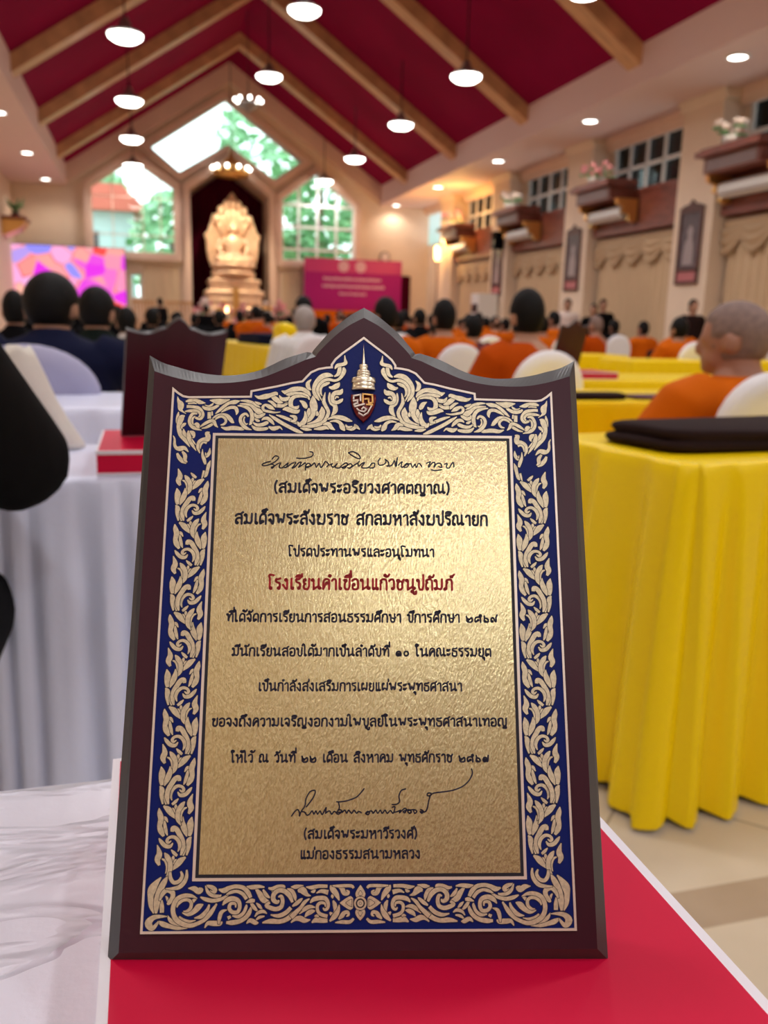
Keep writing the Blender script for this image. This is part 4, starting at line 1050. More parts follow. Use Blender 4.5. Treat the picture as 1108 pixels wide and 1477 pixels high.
# scrolling flame ornament, traced as tapering ribbons (hundredths of a millimetre)
ORN = '218,20234,16 265,20059,105 362,19898,223 372,19710,183 428,19616,78 599,19497,21;653,19929,47 855,19963,73 1009,19933,31;559,20022,52 723,20064,131 951,20081,118 1133,20002,157 1364,19964,21;608,19807,105 863,19796,110 1094,19745,126 1242,19585,118 1287,19424,104 1192,19289,104 1039,19314,91 934,19394,52;543,19590,31 720,19619,104 973,19622,118 1129,19557,99 1172,19450,78 1113,19355,52;1055,19502,57 878,19500,104 772,19338,109 756,19151,117 827,18991,117 984,18886,130 1266,18796,21;984,19394,39 887,19313,73 870,19152,73 927,19019,31;951,19046,39 1052,19047,156 1133,18941,130 1161,18888,26;1342,19883,26 1497,19831,58 1622,19886,79 1694,19968,26;1243,19828,52 1348,19748,118 1528,19710,131 1704,19752,126 1877,19862,92 1926,19917,21;1536,20088,26 1690,20063,131 1921,20025,236 2099,20054,158 2351,20125,21;1534,19575,118 1547,19293,130;1647,19603,52 1662,19429,65;1791,19511,31 1937,19647,105 2133,19838,118 2331,19976,118 2559,20019,163 2761,20075,26;2017,19567,26 2215,19704,105 2415,19787,118 2595,19762,131 2664,19602,118 2631,19467,21;1674,19295,31 1821,19404,91 2022,19460,118 2226,19435,144 2384,19303,157 2491,19170,117 2568,19131,21;1777,19242,36 1899,19351,83 2050,19393,91 2193,19301,91 2224,19167,91 2140,19059,83 2015,19031,36;1262,18876,31 1437,18918,83 1635,19027,104 1758,19108,36;1196,18942,36 1379,19077,109 1577,19186,117 1729,19188,130 1812,19029,104 1918,18923,21;2044,18938,36 2249,18873,130 2450,18902,156 2628,18904,156 2806,18879,130 2933,18881,117 3057,18962,31;2671,19862,37 2888,19851,105 3121,19746,131 3255,19559,136 3288,19344,144 3245,19129,117 3171,19048,26;2777,20080,37 3033,20069,105 3266,19991,126 3448,19885,105 3605,19792,21;2757,19944,26 2987,19934,79 3219,19882,105 3403,19722,157 3559,19616,210 3767,19511,31;2981,19394,52 2949,19233,57 3018,19073,78 3119,19101,31;3280,18835,21 3049,18913,130 2865,19098,125 2807,19285,117 2877,19447,110 3028,19516,92 3134,19396,65;3366,20046,26 3522,19967,105 3651,19941,26;3383,19560,31 3425,19440,118 3566,19401,131 3742,19497,105 3817,19538,21;3391,19318,39 3495,19239,104 3598,19213,52;3673,19241,31 3772,19323,105 3925,19324,131 4082,19192,125 4188,19059,37;3320,19157,37 3476,19051,109 3679,19053,130 3880,19136,131 3955,19164,52;3274,19022,36 3431,18890,130 3660,18866,130 3887,18895,104 3949,18949,31;3961,18976,52 4141,18898,156 4293,18926,143 4419,18955,78 4524,18849,21;4024,20285,53 4181,20192,185 4364,20058,158 4519,20006,26;3358,20304,26 3539,20225,132 3794,20269,198 3997,20326,158 4226,20410,132 4279,20329,26;3902,20080,26 4057,20028,105 4241,19867,118 4446,19856,118 4648,19953,105 4724,20008,21;4356,20330,21 4462,20195,106 4643,20143,158 4768,20281,79;4195,19705,21 4013,19810,158 3805,19903,92 3706,19807,105 3762,19672,92 3967,19621,92 4198,19583,66 4427,19613,21;4252,19476,26 4483,19411,105 4741,19307,118 4973,19202,118 5255,19124,105 5431,19261,37;3971,19486,26 4205,19328,118 4491,19143,131 4826,18959,130 5135,18802,130 5366,18724,26;4815,19452,38 5031,19389,142 5004,19228,110 4851,19226,63;4450,20521,32 4667,20458,191 4941,20592,191 5280,20613,159 5530,20469,143 5642,20306,38;4363,20323,25 4490,20162,142 4735,20197,127 4763,20328,32;4639,20359,38 4792,20378,127 5038,20430,95 5316,20400,111 5534,20272,111 5599,20143,32;5504,20239,32 5256,20302,95 4980,20266,127 4845,20101,158 4851,19873,158 4961,19777,142 5113,19811,111 5173,19893,25;4517,19707,32 4685,19741,173 4933,19647,158 5117,19633,142 5208,19715,32;4283,19883,142 4498,19869,126 4711,19953,38;5199,20105,25 5355,20009,158 5451,19848,158 5483,19767,32;5749,20340,25 5755,20047,253 5790,19787,269 5734,19527,221 5615,19299,157 5495,19169,31;5590,19785,63 5579,19590,158 5537,19395,50;5424,19653,32 5460,19394,142 5373,19168,188 5222,19069,157 5127,19197,38;6112,19856,25 6131,19629,221 6044,19336,189 5832,19173,141 5527,19105,31;5915,19659,38 5933,19529,126 5888,19464,32;5315,19006,38 5621,19009,125 5956,19077,141 6199,19209,126 6349,19469,126 6377,19664,126 6250,19922,127 6185,20117,127 6241,20477,25;6426,20480,32 6430,20251,127 6495,20023,143 6650,19894,158 6653,19667,174 6503,19455,32;6647,20188,38 6707,20287,70 6800,20255,51;6951,20634,32 6859,20485,191 6643,20450,159 6537,20285,143 6571,20089,143 6741,20042,127 6894,20126,127 6971,20208,25;6000,20115,32 5841,20374,159 5789,20669,159 5893,20933,176 6106,21167,192 6353,21236,176 6556,21189,45;6120,20312,25 6039,20508,95 6082,20738,128 6266,20839,128 6420,20907,64;6392,20709,48 6547,20678,159 6732,20779,192 6823,20912,32;6108,20116,25 5932,20474,95 5943,20703,102 6110,20936,112 6356,21038,112 6636,20992,96 6852,21110,112 7004,21410,161 6971,21576,64;6603,21173,48 6757,21275,128 6817,21474,145 6814,21674,97;6629,21505,45 6721,21656,129 6939,21709,129 7063,21777,145 7046,21910,81 7028,22110,19;5659,21029,26 5523,20862,144 5557,20666,143 5668,20569,32;6351,19308,38 6626,19408,126 6934,19379,173 7181,19285,142 7365,19238,25;6445,19212,38 6690,19247,101 6875,19152,126 6969,18960,188 7063,18832,44;5807,18883,38 6082,18918,141 6295,18952,125 6419,18890,38;6171,19080,44 6385,19114,157 6510,18955,141 6664,18860,25;5256,18925,38 5471,18879,125 5716,18850,38;7090,19090,38 7184,18978,94 7367,19012,44;7123,18913,38 7338,18883,94 7490,18998,126 7459,19094,50 7552,18998,113 7675,18887,25;291,19574,26 275,19386,117 274,19172,130 272,18985,26;552,19416,31 430,19334,208 354,19093,182 340,18879,156 430,18614,168 605,18404,155 822,18089,21;620,19096,26 546,19041,117 451,18934,78 480,18854,26;531,18855,21 566,18669,129 676,18484,36;737,18777,52 748,18564,155 863,18274,142 1081,17933,21;789,18751,52 919,18673,155 964,18514,78 903,18473,21;880,18433,26 962,18302,57 1069,18171,21;1236,17830,26 1150,18066,116 1189,18304,129 1360,18412,142 1511,18413,181 1529,18573,181 1474,18678,130 1598,18720,26;1240,18014,26 1269,18199,72 1365,18293,72 1493,18254,77;1338,17998,19 1349,17761,92 1427,17550,127 1481,17362,69;1630,18049,23 1616,17859,116 1532,17716,116 1490,17645,23;1458,17857,28 1486,17739,58;1676,17528,18 1617,17339,127 1581,17151,115 1524,16916,115 1461,16822,27;1436,17103,69 1400,16915,69 1362,16774,27;330,17822,69 407,17658,138 551,17494,138 713,17401,46;530,17895,69 651,17731,139 661,17542,115 756,17449,28;132,18557,23 197,18414,70 210,18177,104 296,18035,127 433,18013,185 613,18038,139 779,17874,28;612,1864,37 460,1687,157 312,1461,261 273,1209,182 318,907,156 414,656,36;840,1888,21 754,1737,157 632,1509,196 540,1232,208 503,956,195 494,656,78;682,1105,36 694,905,130 706,679,129;809,1231,31 867,1155,78 873,1054,26;603,1081,52 697,1307,130 852,1432,144 1044,1355,157 1054,1179,143 929,1003,130 864,979,26;926,2041,79 951,1837,118 1080,1684,118 1267,1734,118 1365,1911,105 1303,2064,53;795,1483,31 1011,1482,84 1277,1531,131 1457,1707,131 1528,1910,105 1517,2114,53;575,406,31 755,305,155 999,229,129 1296,165,103 1644,155,15;912,590,21 1015,428,116 1181,327,103 1453,226,26;901,553,26 633,555,103 396,507,155 246,333,232 390,159,154 566,331,77 589,406,21;1329,550,52 1497,424,98 1713,385,78 1925,421,21;2168,945,31 2011,871,182 1857,722,156 1647,623,117 1430,674,31;1918,1123,26 1812,1073,104 1711,948,78;1233,851,31 1280,976,88 1435,1088,94 1623,1100,94 1736,998,104 1717,823,104 1588,723,78 1468,724,26;2384,944,52 2312,744,117 2107,545,130 1868,497,26;1943,1148,21 1724,1238,104 1454,1239,125 1218,1127,135 1109,902,143 1108,677,142 1228,451,155 1476,300,142 1746,248,129 2010,321,116 2245,444,116 2450,668,143 2652,968,52;1603,1491,21 1820,1477,157 1986,1375,157 2091,1450,105 1980,1501,26;2247,1576,52 2438,1524,131 2578,1422,131 2474,1334,105 2389,1411,37;2220,1576,31 2310,1373,105 2478,1246,104 2722,1219,91 2801,1269,26;2049,1198,37 2241,1121,117 2513,1069,117 2780,1118,104 2933,1193,78 3175,1368,21;2258,170,36 2358,319,116 2546,318,155 2787,316,142 2879,365,31;2978,1268,31 3137,1343,99 3352,1380,94 3571,1290,110 3713,1112,104;2700,1447,42 2891,1408,157 3077,1495,131 3318,1544,118 3591,1492,131 3759,1339,144 3860,1162,105;2858,916,31 2986,1066,143 3199,1140,144 3418,1063,130 3479,862,117 3405,687,117 3217,688,117 3104,814,117 3152,964,99 3314,963,78 3332,838,39;3025,764,26 2840,690,117 2768,491,117 2750,291,52;3222,563,36 3438,536,104 3621,660,104 3709,860,91 3706,936,31;3063,489,104 3169,538,78;3016,339,78 3231,338,142 3497,386,130 3708,509,130 3836,684,130 3884,859,36;3879,985,78 3993,833,117 4132,707,36;3690,999,21 3877,1061,131 4012,1060,78;4069,984,31 4180,882,104 4291,769,31;4025,1464,52 4166,1311,157 4336,1083,183 4553,1031,26;3698,1542,26 3888,1516,131 4158,1540,105 4349,1513,37;4297,1437,52 4411,1259,118 4550,1157,37;4626,1334,66 4706,1384,52;4486,1487,52 4622,1461,105 4810,1523,118 5027,1535,105 5083,1484,26;5165,1458,32 5330,1381,131 5443,1203,118 5473,1051,37;4847,1181,37 4955,1206,105 5013,1054,118 4964,852,130 4777,778,130 4559,830,130 4422,906,104 4554,1006,78;5366,1001,78 5252,1229,144 5058,1382,144 4841,1396,131 4682,1258,144 4687,1081,144 4825,1004,105 4877,1080,52;4594,591,36 4864,552,117 5131,650,130 5316,825,117;4305,330,41 4600,378,143 4923,364,130 5191,449,143 5429,623,156 5669,772,104;4061,407,31 4192,506,91 4379,542,36;4030,532,36 4133,657,91 4320,706,104 4458,630,31;3742,309,31 3873,408,130 4063,332,130 4171,331,26;5298,1520,24 5447,1520,121 5596,1542,96 5746,1564,24;5550,1379,72 5724,1401,217 5877,1261,120 6027,1214,19;5363,870,48 5510,962,120 5657,1077,96 5730,1134,24;5323,502,143 5468,639,143 5662,822,108 5807,1006,108 5979,1121,34;5846,1517,29 6046,1493,121 6295,1538,109 6620,1536,97;6024,1353,34 6124,1364,96 6185,1434,24;6224,1305,29 6398,1374,108 6648,1326,145;6556,840,34 6529,956,72 6380,980,96 6269,888,101 6285,703,100 6411,587,108 6635,528,108;6006,982,34 6129,1097,132 6352,1142,132 6552,1118,132 6654,955,108 6631,793,96 6532,748,84 6469,817,34;5818,499,29 5914,613,131 6062,681,132 6186,704,33;5617,604,29 5788,752,120 5984,843,120 6183,819,34;5327,319,38 5473,432,107 5645,454,167 5820,384,143 6018,406,29;6069,314,38 6241,404,167 6439,380,143 6637,379,119;6164,520,29 6250,542,84 6313,496,48;6827,1046,48 6891,907,132 6906,722,96 6857,653,24;6799,1256,36 6800,1186,96 6813,1116,29;6720,1559,34 6796,1442,169 6948,1255,157 7051,1045,34;7052,906,24 7005,698,132 6883,515,167 6712,355,48;6708,654,48 6783,585,120;7020,1499,48 7146,1440,145 7223,1300,145 7348,1276,108 7384,1345,72 7297,1392,29;6795,1547,34 7045,1534,97 7295,1544,97 7495,1531,97 7571,1461,72;7033,422,48 7156,536,143 7230,628,120 7354,650,108 7392,558,72 7306,512,29;6911,308,33 7159,329,107 7431,327,107 7579,441,72;7077,964,19 7276,963,264 7450,961,409 7550,961,288;7301,962,19 7401,962,144 7500,961,216'
MOT = '999,38,52 1017,-90,116 981,-142,31;875,-90,36 942,-141,77 985,-257,31;561,-12,52 747,-141,193 883,-295,155 1045,-462,31;1095,244,31 995,141,103 870,39,78;1255,-565,26 1208,-347,82 1278,-143,90 1418,-66,36;1490,-284,77 1574,-92,180 1515,113,181 1608,410,26;1234,-692,21 1110,-475,141 1112,-193,155 1234,12,155 1333,140,31;724,1389,21 733,1180,157 651,945,183 544,699,52;398,1378,26 446,1155,209 431,894,156 465,712,104;554,453,52 602,246,91 649,39,52;388,687,31 472,557,169 469,324,117 532,53,52;740,52,52 679,271,142 694,530,156 815,763,161 938,944,162 1067,983,156 1097,865,104;1259,735,31 1330,916,117 1386,1177,84 1396,1255,21;1524,1333,52 1367,1334,105 1268,1190,31;1390,708,78 1500,890,182 1559,1072,156 1525,1307,183 1583,1516,157 1616,1686,26;1561,643,31 1474,526,117 1324,385,130 1143,360,109 1047,477,36;851,180,31 791,374,109 862,568,117 1026,684,104 1196,657,91 1265,553,104 1203,489,78 1109,554,31'
def dec(s): return [[tuple(int(v)/100 for v in p.split(',')) for p in st.split()] for st in s.split(';')]
def smooth(st, k=4):
    out = []; n_ = len(st)
    for i in range(n_-1):
        p0, p1, p2, p3 = st[max(i-1, 0)], st[i], st[i+1], st[min(i+2, n_-1)]
        for q in range(k):
            t = q/k
            out.append(tuple(.5*((2*b)+(-a+c)*t+(2*a-5*b+4*c-d)*t*t+(-a+3*b-3*c+d)*t**3) for a, b, c, d in zip(p0, p1, p2, p3)))
    out.append(st[-1]); return out
def ribbon(mb, st, y, extra=0.0, bulge=0.0, k=4):
    st = smooth(st, k) if len(st) > 2 or True else st
    n_ = len(st); L = []; Rr = []; Mid = []
    for i in range(n_):
        a, b = st[max(i-1, 0)], st[min(i+1, n_-1)]
        dx, dz = b[0]-a[0], b[1]-a[1]; d = math.hypot(dx, dz) or 1
        if extra and i == 0: ex = -1
        elif extra and i == n_-1: ex = 1
        else: ex = 0
        h = max(st[i][2], .1)/2 + extra
        x, z = st[i][0]+dx/d*extra*ex, st[i][1]+dz/d*extra*ex
        L.append((x-dz/d*h, z+dx/d*h)); Rr.append((x+dz/d*h, z-dx/d*h)); Mid.append((x, z))
    vs = [(x*mm, y, z*mm) for x, z in L]+[(x*mm, y-bulge, z*mm) for x, z in Mid]+[(x*mm, y, z*mm) for x, z in Rr]
    fs = []
    for i in range(n_-1):
        fs += [(i, n_+i, n_+i+1, i+1), (n_+i, 2*n_+i, 2*n_+i+1, n_+i+1)]
    mb._add(vs, fs)
strokes = dec(ORN)
motif = dec(MOT)
JV, JS = 114.35, 17.76
for q in range(-3, 6):                # repeats up the side border, alternately mirrored
    v0 = JV - JS*q
    side = [[((x if q % 2 == 0 else 20.15-x), z+v0, w_) for x, z, w_ in st] for st in motif]
    if q == -3: side = side[:7]
    if q == 5: side = side[:7]+side[7:]
    strokes += side
mb = MB()
for half in (0, 1):
    for i, st in enumerate(strokes):
        if half: st = [(2*CXP-x, z, w_) for x, z, w_ in st]
        y = -.00066 - .0000060*(i % 70)
        wd = [(x, z, w_*1.12) for x, z, w_ in st]
        mb.m = 1; ribbon(mb, wd, y, .19)
        mb.m = 0; ribbon(mb, wd, y-.0000025, 0, 0)
def disc(mb, c, r, y, n_=20): mb._add([((c[0]+r*math.cos(2*PI*k/n_))*mm, y, (c[1]+r*math.sin(2*PI*k/n_))*mm) for k in range(n_)], [tuple(range(n_))])
FZ = 9.55                             # rosette in the middle of the lower border
for a, ln in ((PI/2, 6.1), (-PI/2, 5.7)):
    st = [(CXP+math.cos(a)*d, FZ+math.sin(a)*d, w_) for d, w_ in ((1.6, 2.4), (3.0, 3.6), (4.4, 2.6), (ln, .2))]
    mb.m = 1; ribbon(mb, st, -.00101, .2); mb.m = 0; ribbon(mb, st, -.001015, 0, .00007)
    st = [(CXP+math.cos(a)*d, FZ+math.sin(a)*d, w_) for d, w_ in ((2.6, .3), (3.1, 1.5), (4.2, .2))]
    mb.m = 1; ribbon(mb, st, -.00110, .16); mb.m = 0; ribbon(mb, st, -.001105, 0)
for r_, mi in ((2.5, 1), (2.3, 0), (1.65, 1), (1.15, 0), (.5, 1), (.38, 0)):
    mb.m = mi; disc(mb, (CXP, FZ), r_, -.00112-.00001*(3-r_))
mb.build('ornament', [M_orn, M_ink], plq, fix=False)['label'] = 'gold flame scroll ornament on blue enamel'

# lettering: looped strokes on a 100-unit body, 'o' marks a head loop
FONT = {
'ก': (66, '8,0 8,60 20,70 6,82 20,97 44,100 59,88 59,0'), 'ข': (62, 'o16,86/28,90 30,76 14,62 14,1 55,1 55,100'),
'ค': (66, 'o40,60/31,54 14,16 8,0 8,60 20,95 44,100 59,86 59,0'), 'ฆ': (80, 'o16,88/27,92 30,77 14,62 14,14/o23,9/30,7 70,1 70,100'),
'ง': (54, 'o31,88/41,86 43,3 32,1 6,42'), 'จ': (58, 'o21,38/29,34 38,0 48,8 50,66 44,92 24,100 6,84'),
'ช': (70, 'o16,86/28,90 30,76 14,62 14,1 53,1 53,68 42,78/53,68 66,96'), 'ญ': (98, 'o16,9/8,9 8,60 20,70 6,82 20,97 42,100 54,88 54,1 88,1 88,100/o62,-18/70,-26 88,-24 88,-10'),
'ณ': (104, 'o17,9/8,9 8,60 20,70 6,82 20,97 38,100 48,88 48,2 76,24/o92,12/84,16 84,30 84,100'), 'ด': (66, 'o31,24/24,12 10,0 8,60 20,95 44,100 59,86 59,0'),
'ต': (66, 'o31,24/24,12 10,0 8,60 18,96 34,84 48,99 59,86 59,0'), 'ถ': (66, 'o17,9/8,9 8,60 20,70 6,82 20,97 44,100 59,88 59,0'),
'ท': (74, 'o12,88/22,86 22,0 26,50 46,96 60,99 67,84 67,0'), 'ธ': (64, '56,104 40,92 12,99 12,68 50,64 56,50 56,1 10,1 10,44'),
'น': (84, 'o12,88/22,86 22,0 22,2 56,26/o72,12/62,16 64,30 64,100'), 'บ': (66, 'o12,88/22,86 22,1 59,1 59,100'),
'ป': (66, 'o12,88/22,86 22,1 59,1 59,140'), 'ผ': (74, 'o20,88/10,84 10,1 37,44 65,1 65,100'),
'พ': (84, 'o12,88/22,86 26,1 45,66 64,1 74,100'), 'ภ': (74, 'o9,9/19,9 19,60 30,70 16,82 28,97 52,100 66,88 66,0'),
'ม': (76, 'o12,88/22,86 24,20/o12,11/24,14 66,2 66,100'), 'ย': (64, 'o20,88/10,82 10,60 28,52 12,44 12,1 56,1 56,100'),
'ร': (54, '46,102 22,92 8,98 10,70 38,60 44,46 44,16/o34,10'), 'ล': (68, '8,78 20,96 46,100 60,84 60,0/60,50 36,62 12,46 10,14/o20,10'),
'ว': (54, '6,82 18,98 38,98 46,80 46,14/o36,10'), 'ศ': (68, 'o37,48/29,42 14,14 8,0 8,60 20,95 44,98 59,86 59,0/46,96 70,116'),
'ษ': (72, 'o12,88/22,86 22,1 62,1 62,100/40,50 54,42 74,60'), 'ส': (70, '8,78 20,96 46,98 60,84 60,0/60,50 36,62 12,46 10,14/o20,10/48,96 70,116'),
'ห': (78, 'o12,88/22,86 22,0/22,36 48,66 58,74/o58,88/66,80 68,66 68,0'), 'อ': (64, '6,82 20,98 44,98 56,82 56,12 44,1 18,1 10,12 10,40/o20,46'),
'ะ': (44, 'o12,74/20,64 36,86/o12,22/20,12 36,34'), 'า': (48, '6,82 18,98 34,98 41,84 41,0'), 'ำ': (48, 'o-12,130/6,82 18,98 34,98 41,84 41,0'),
'เ': (34, '14,100 14,12/o22,9'), 'แ': (62, '14,100 14,12/o22,9/42,100 42,12/o50,9'), 'โ': (46, 'o22,9/14,12 14,112 4,124 14,140 46,132'),
'ไ': (38, 'o22,9/14,12 14,120 8,146 -8,146 -10,128'), 'ใ': (40, 'o22,9/14,12 14,110 -4,132 10,154 28,140/o20,134'),
'ั': (0, 'o-36,122/-26,116 -8,122 -2,142'), 'ิ': (0, '-54,118 -42,134 -16,134 -4,118 -54,118'), 'ี': (0, '-54,118 -42,134 -16,134 -4,118 -54,118/-4,118 -4,144'),
'ึ': (0, '-54,118 -42,134 -16,134 -4,118 -54,118/o-6,138'), 'ื': (0, '-54,118 -42,134 -16,134 -4,118 -54,118/-4,118 -4,144/-18,124 -18,144'),
'็': (0, 'o-26,122/-38,118 -48,122 -44,138 -4,140/-26,138 -14,150'), '่': (0, '-6,^0 -6,^26'), '้': (0, 'o-28,^18/-22,^4 -4,^8 6,^28'),
'์': (0, 'o-20,^8/-12,^14 2,^30'), 'ุ': (0, 'o-16,-18/-7,-16 -7,-44'), 'ู': (0, 'o-34,-18/-25,-16 -25,-42 -4,-42 -4,-16'),
'๐': (70, '12,30 16,12 34,2 52,12 57,32 50,54 34,62 18,54 12,30'), '๑': (74, 'o36,28/36,28 48,20 44,6 24,4 12,18 14,46 34,62 56,52 62,28 60,4'),
'๒': (80, 'o30,34/20,34 12,62 12,2 66,2 70,40 62,60 48,46/8,74 12,50'), '๕': (84, 'o40,26/32,18 14,2 8,22 10,52 28,66 62,62/62,62 78,82 64,98 54,82 62,62 68,30 68,2'),
'๖': (66, 'o22,10/12,16 16,52 36,50 54,36 56,10 40,2/16,46 14,78'), '๘': (76, 'o20,12/10,22 12,52 34,62 44,30 58,2 64,30 60,62 74,92'),
'๙': (80, 'o32,26/40,20 40,4 22,4 12,22 20,52 42,58 54,40 54,4 66,8 72,84'), '(': (34, '26,128 12,90 12,30 26,-10'), ')': (34, '8,128 22,90 22,30 8,-10'), ' ': (46, '')}
UP = set('ัิีึื็'); TONE = set('่้์')
def chaikin(p):
    if len(p) < 3: return p
    out = [p[0]]
    for i in range(len(p)-1):
        a, b = p[i], p[i+1]
        if i > 0: out.append((a[0]*.75+b[0]*.25, a[1]*.75+b[1]*.25))
        if i < len(p)-2: out.append((a[0]*.25+b[0]*.75, a[1]*.25+b[1]*.75))
    out.append(p[-1]); return out
def poly_stroke(mb, pts, w_, y):
    """a pen line of constant width with round joints"""
    for i in range(len(pts)-1):
        (ax, az), (bx, bz) = pts[i], pts[i+1]; d = math.hypot(bx-ax, bz-az)
        if d < 1e-6: continue
        nx, nz = -(bz-az)/d*w_/2, (bx-ax)/d*w_/2
        mb._add([((ax+nx)*mm, y, (az+nz)*mm), ((ax-nx)*mm, y, (az-nz)*mm), ((bx-nx)*mm, y, (bz-nz)*mm), ((bx+nx)*mm, y, (bz+nz)*mm)], [(0, 1, 2, 3)])
    for p in pts: disc(mb, p, w_/2, y, 8)
def write(text, x0, x1, base, h, y, m_, name, label=None, wk=19.5):
    glyphs = []; x = 0; up = False
    for ch in text:
        w_, d = FONT[ch]
        if w_ and ch not in UP and ch not in TONE: up = False
        glyphs.append((ch, x, d, up))
        if ch in UP or ch == 'ำ': up = True
        x += w_ + (9 if w_ else 0)
    sx = (x1-x0)/(x-9); sz = h/100; mb = MB(); pen = (sx*.45+sz*.55)*wk
    for ch, gx, d, up in glyphs:
        if not d: continue
        for part in d.split('/'):
            if part[0] == 'o':
                a, b = part[1:].split(',')
                bz = (150 if up else 118)+float(b[1:]) if b[0] == '^' else float(b)
                c = (x0+(gx+float(a))*sx, base+bz*sz)
                pts = [(c[0]+9.5*sx*math.cos(k*PI/5), c[1]+9.5*sz*math.sin(k*PI/5)) for k in range(11)]
                poly_stroke(mb, pts, pen*.78, y)
            else:
                pts = []
                for q in part.split():
                    a, b = q.split(',')
                    bz = (150 if up else 118)+float(b[1:]) if b[0] == '^' else float(b)
                    pts.append((x0+(gx+float(a))*sx, base+bz*sz))
                poly_stroke(mb, chaikin(pts), pen, y)
    o = mb.build(name, m_, plq, fix=False)
    if label: o['label'] = label
    return o
for i, (tx, x0, x1, bs, h) in enumerate([('(สมเด็จพระอริยวงศาคตญาณ)', 42.47, 113.22, 162.22, 3.73), ('สมเด็จพระสังฆราช สกลมหาสังฆปริณายก', 27.49, 128.03, 149.27, 4.08), ('โปรดประทานพรและอนุโมทนา', 48.93, 106.45, 136.47, 3.05), ('โรงเรียนคำเขื่อนแก้วชนูปถัมภ์', 41.43, 113.67, 123.39, 4.09), ('ที่ได้จัดการเรียนการสอนธรรมศึกษา ปีการศึกษา ๒๕๖๘', 25.79, 130.82, 110.75, 3.08), ('มีนักเรียนสอบได้มากเป็นลำดับที่ ๑๐ ในคณะธรรมยุต', 28.43, 128.02, 97.71, 3.02), ('เป็นกำลังส่งเสริมการเผยแผ่พระพุทธศาสนา', 38.92, 116.46, 84.64, 2.97), ('ขอจงถึงความเจริญงอกงามไพบูลย์ในพระพุทธศาสนาเทอญ', 21.94, 133.4, 71.61, 2.92), ('ให้ไว้ ณ วันที่ ๒๒ เดือน สิงหาคม พุทธศักราช ๒๕๖๙', 29.73, 126.17, 58.56, 2.87), ('(สมเด็จพระมหาวีรวงศ์)', 57.15, 98.99, 31.69, 2.77), ('แม่กองธรรมสนามหลวง', 56.03, 99.95, 24.74, 2.74)]):
    red = i == 3
    write(tx, x0, x1, bs, h, -.00125, M_redtext if red else M_text, 'inscription', 'line of red lettering' if red else None)
for sg in ('4079,17497 3929,17456 3780,17392 3782,17321 3970,17338 4157,17419 4305,17515 4414,17658 4299,17736 4202,17671 4152,17592;4120,17379 4234,17341 4185,17223 4124,17246 4236,17302 4384,17405 4496,17438 4440,17280 4540,17226 4687,17345 4798,17441 4727,17267 4652,17251 4765,17283 4950,17426;4950,17426 5100,17467 5028,17309 4955,17230 5067,17270 5214,17445 5327,17461 5218,17271 5293,17312 5405,17391 5494,17447 5500,17156;5134,17649 5286,17635 5513,17653 5776,17750 5774,17893 5659,17923;5497,17313 5593,17432 5708,17370 5597,17259 5498,17290 5709,17315 5858,17451 5937,17278 6047,17437 6126,17264 6237,17423 6296,17518 6427,17401 6353,17298;6465,17378 6578,17426 6542,17347 6618,17285 6768,17428 6694,17285 6846,17247 6959,17351 7109,17463 7186,17408 7073,17249 6959,17272 7111,17328 7299,17433 7376,17370 7286,17251 7187,17274;7301,17252 7452,17371 7603,17467 7663,17547;7219,17891 7409,17940 7639,17808 7693,17650 7525,17688 7334,17805 7219,17891;7603,17467 7642,17333 7755,17437 7869,17486 7756,17295 7908,17257 8060,17298 8173,17457 8287,17442 8250,17284 8098,17259;8515,17682 8424,17538 8478,17381 8668,17422 8744,17541 8706,17620 8820,17542 8858,17400 8782,17344 8973,17385 9087,17584 9125,17347 9202,17704 9163,17348;9239,17388 9392,17532 9353,17349 9429,17311 9583,17470 9658,17392 9544,17296 9468,17351 9735,17456 9810,17314 9926,17434 9963,17300 10079,17475 10192,17334;10384,17478 10538,17543 10459,17360 10497,17336 10614,17496 10728,17497 10688,17322 10804,17466 10957,17467 10993,17309 10879,17340;10572,17203 10724,17181 10877,17198 10992,17215;11110,17445 11225,17470 11184,17327 11298,17289 11417,17487 11478,17504 11490,17330', '5264,3955 5380,4114 5479,4177 5548,4081 5551,3954 5614,4113 5744,4304 5773,4528 5903,4785 6069,4861 6118,4784 6041,4591 5877,4368 5792,4272;5614,4113 5749,4081 5818,3985 5918,4016 6016,4131 6085,4016 6150,4130 6219,4015 6304,4130 6387,4002 6484,4174 6530,4238 6506,4046;6506,4046 6653,4129 6735,4014 6821,4109 6922,4077 6988,4172 7109,4127 6990,4013 6908,4064 7123,4089;6917,4448 7052,4447 7320,4491 7623,4600 7790,4747 7924,4908;6985,4409 7020,4268 6988,4153;7123,4076 7223,4152 7291,4044 7357,4152 7472,4043 7559,4151 7647,4043 7727,4106 7828,4061;7983,4041 8063,4105 8131,4060 8077,3997 7996,4035 8198,4124 8265,4041 8366,4149 8433,4040 8534,4148 8602,4039 8702,4148 8790,4039 8905,4134 9005,4038 9073,4262 8972,4249;8972,4339 9141,4358 9243,4454 9223,4647 9312,4840 9468,4892;9039,4070 9174,4101 9275,4146 9241,4056 9410,4197 9491,4184 9443,4056 9376,4101 9579,4164 9680,4081 9612,4036 9545,4119 9781,4163 9882,4099 9801,4035 9761,4132;10018,4163 10118,4118 10070,4035 10004,4099 10152,4079 10254,4162 10325,4451 10381,4644;10381,4644 10280,4657 10294,4741 10416,4740 10381,4644 10498,4740 10838,4785 11247,4848 11624,4996 11867,5223 11975,5451 11944,5602'):
    mb = MB()
    for st in sg.split(';'):
        pts = [tuple(int(v)/100 for v in p.split(',')) for p in st.split()]
        sm_ = [(x, z) for x, z, _ in smooth([(x, z, 0) for x, z in pts], 5)]
        poly_stroke(mb, sm_, .48, -.00126)
    mb.build('signature', M_text, plq, fix=False)['label'] = 'handwritten dark signature'

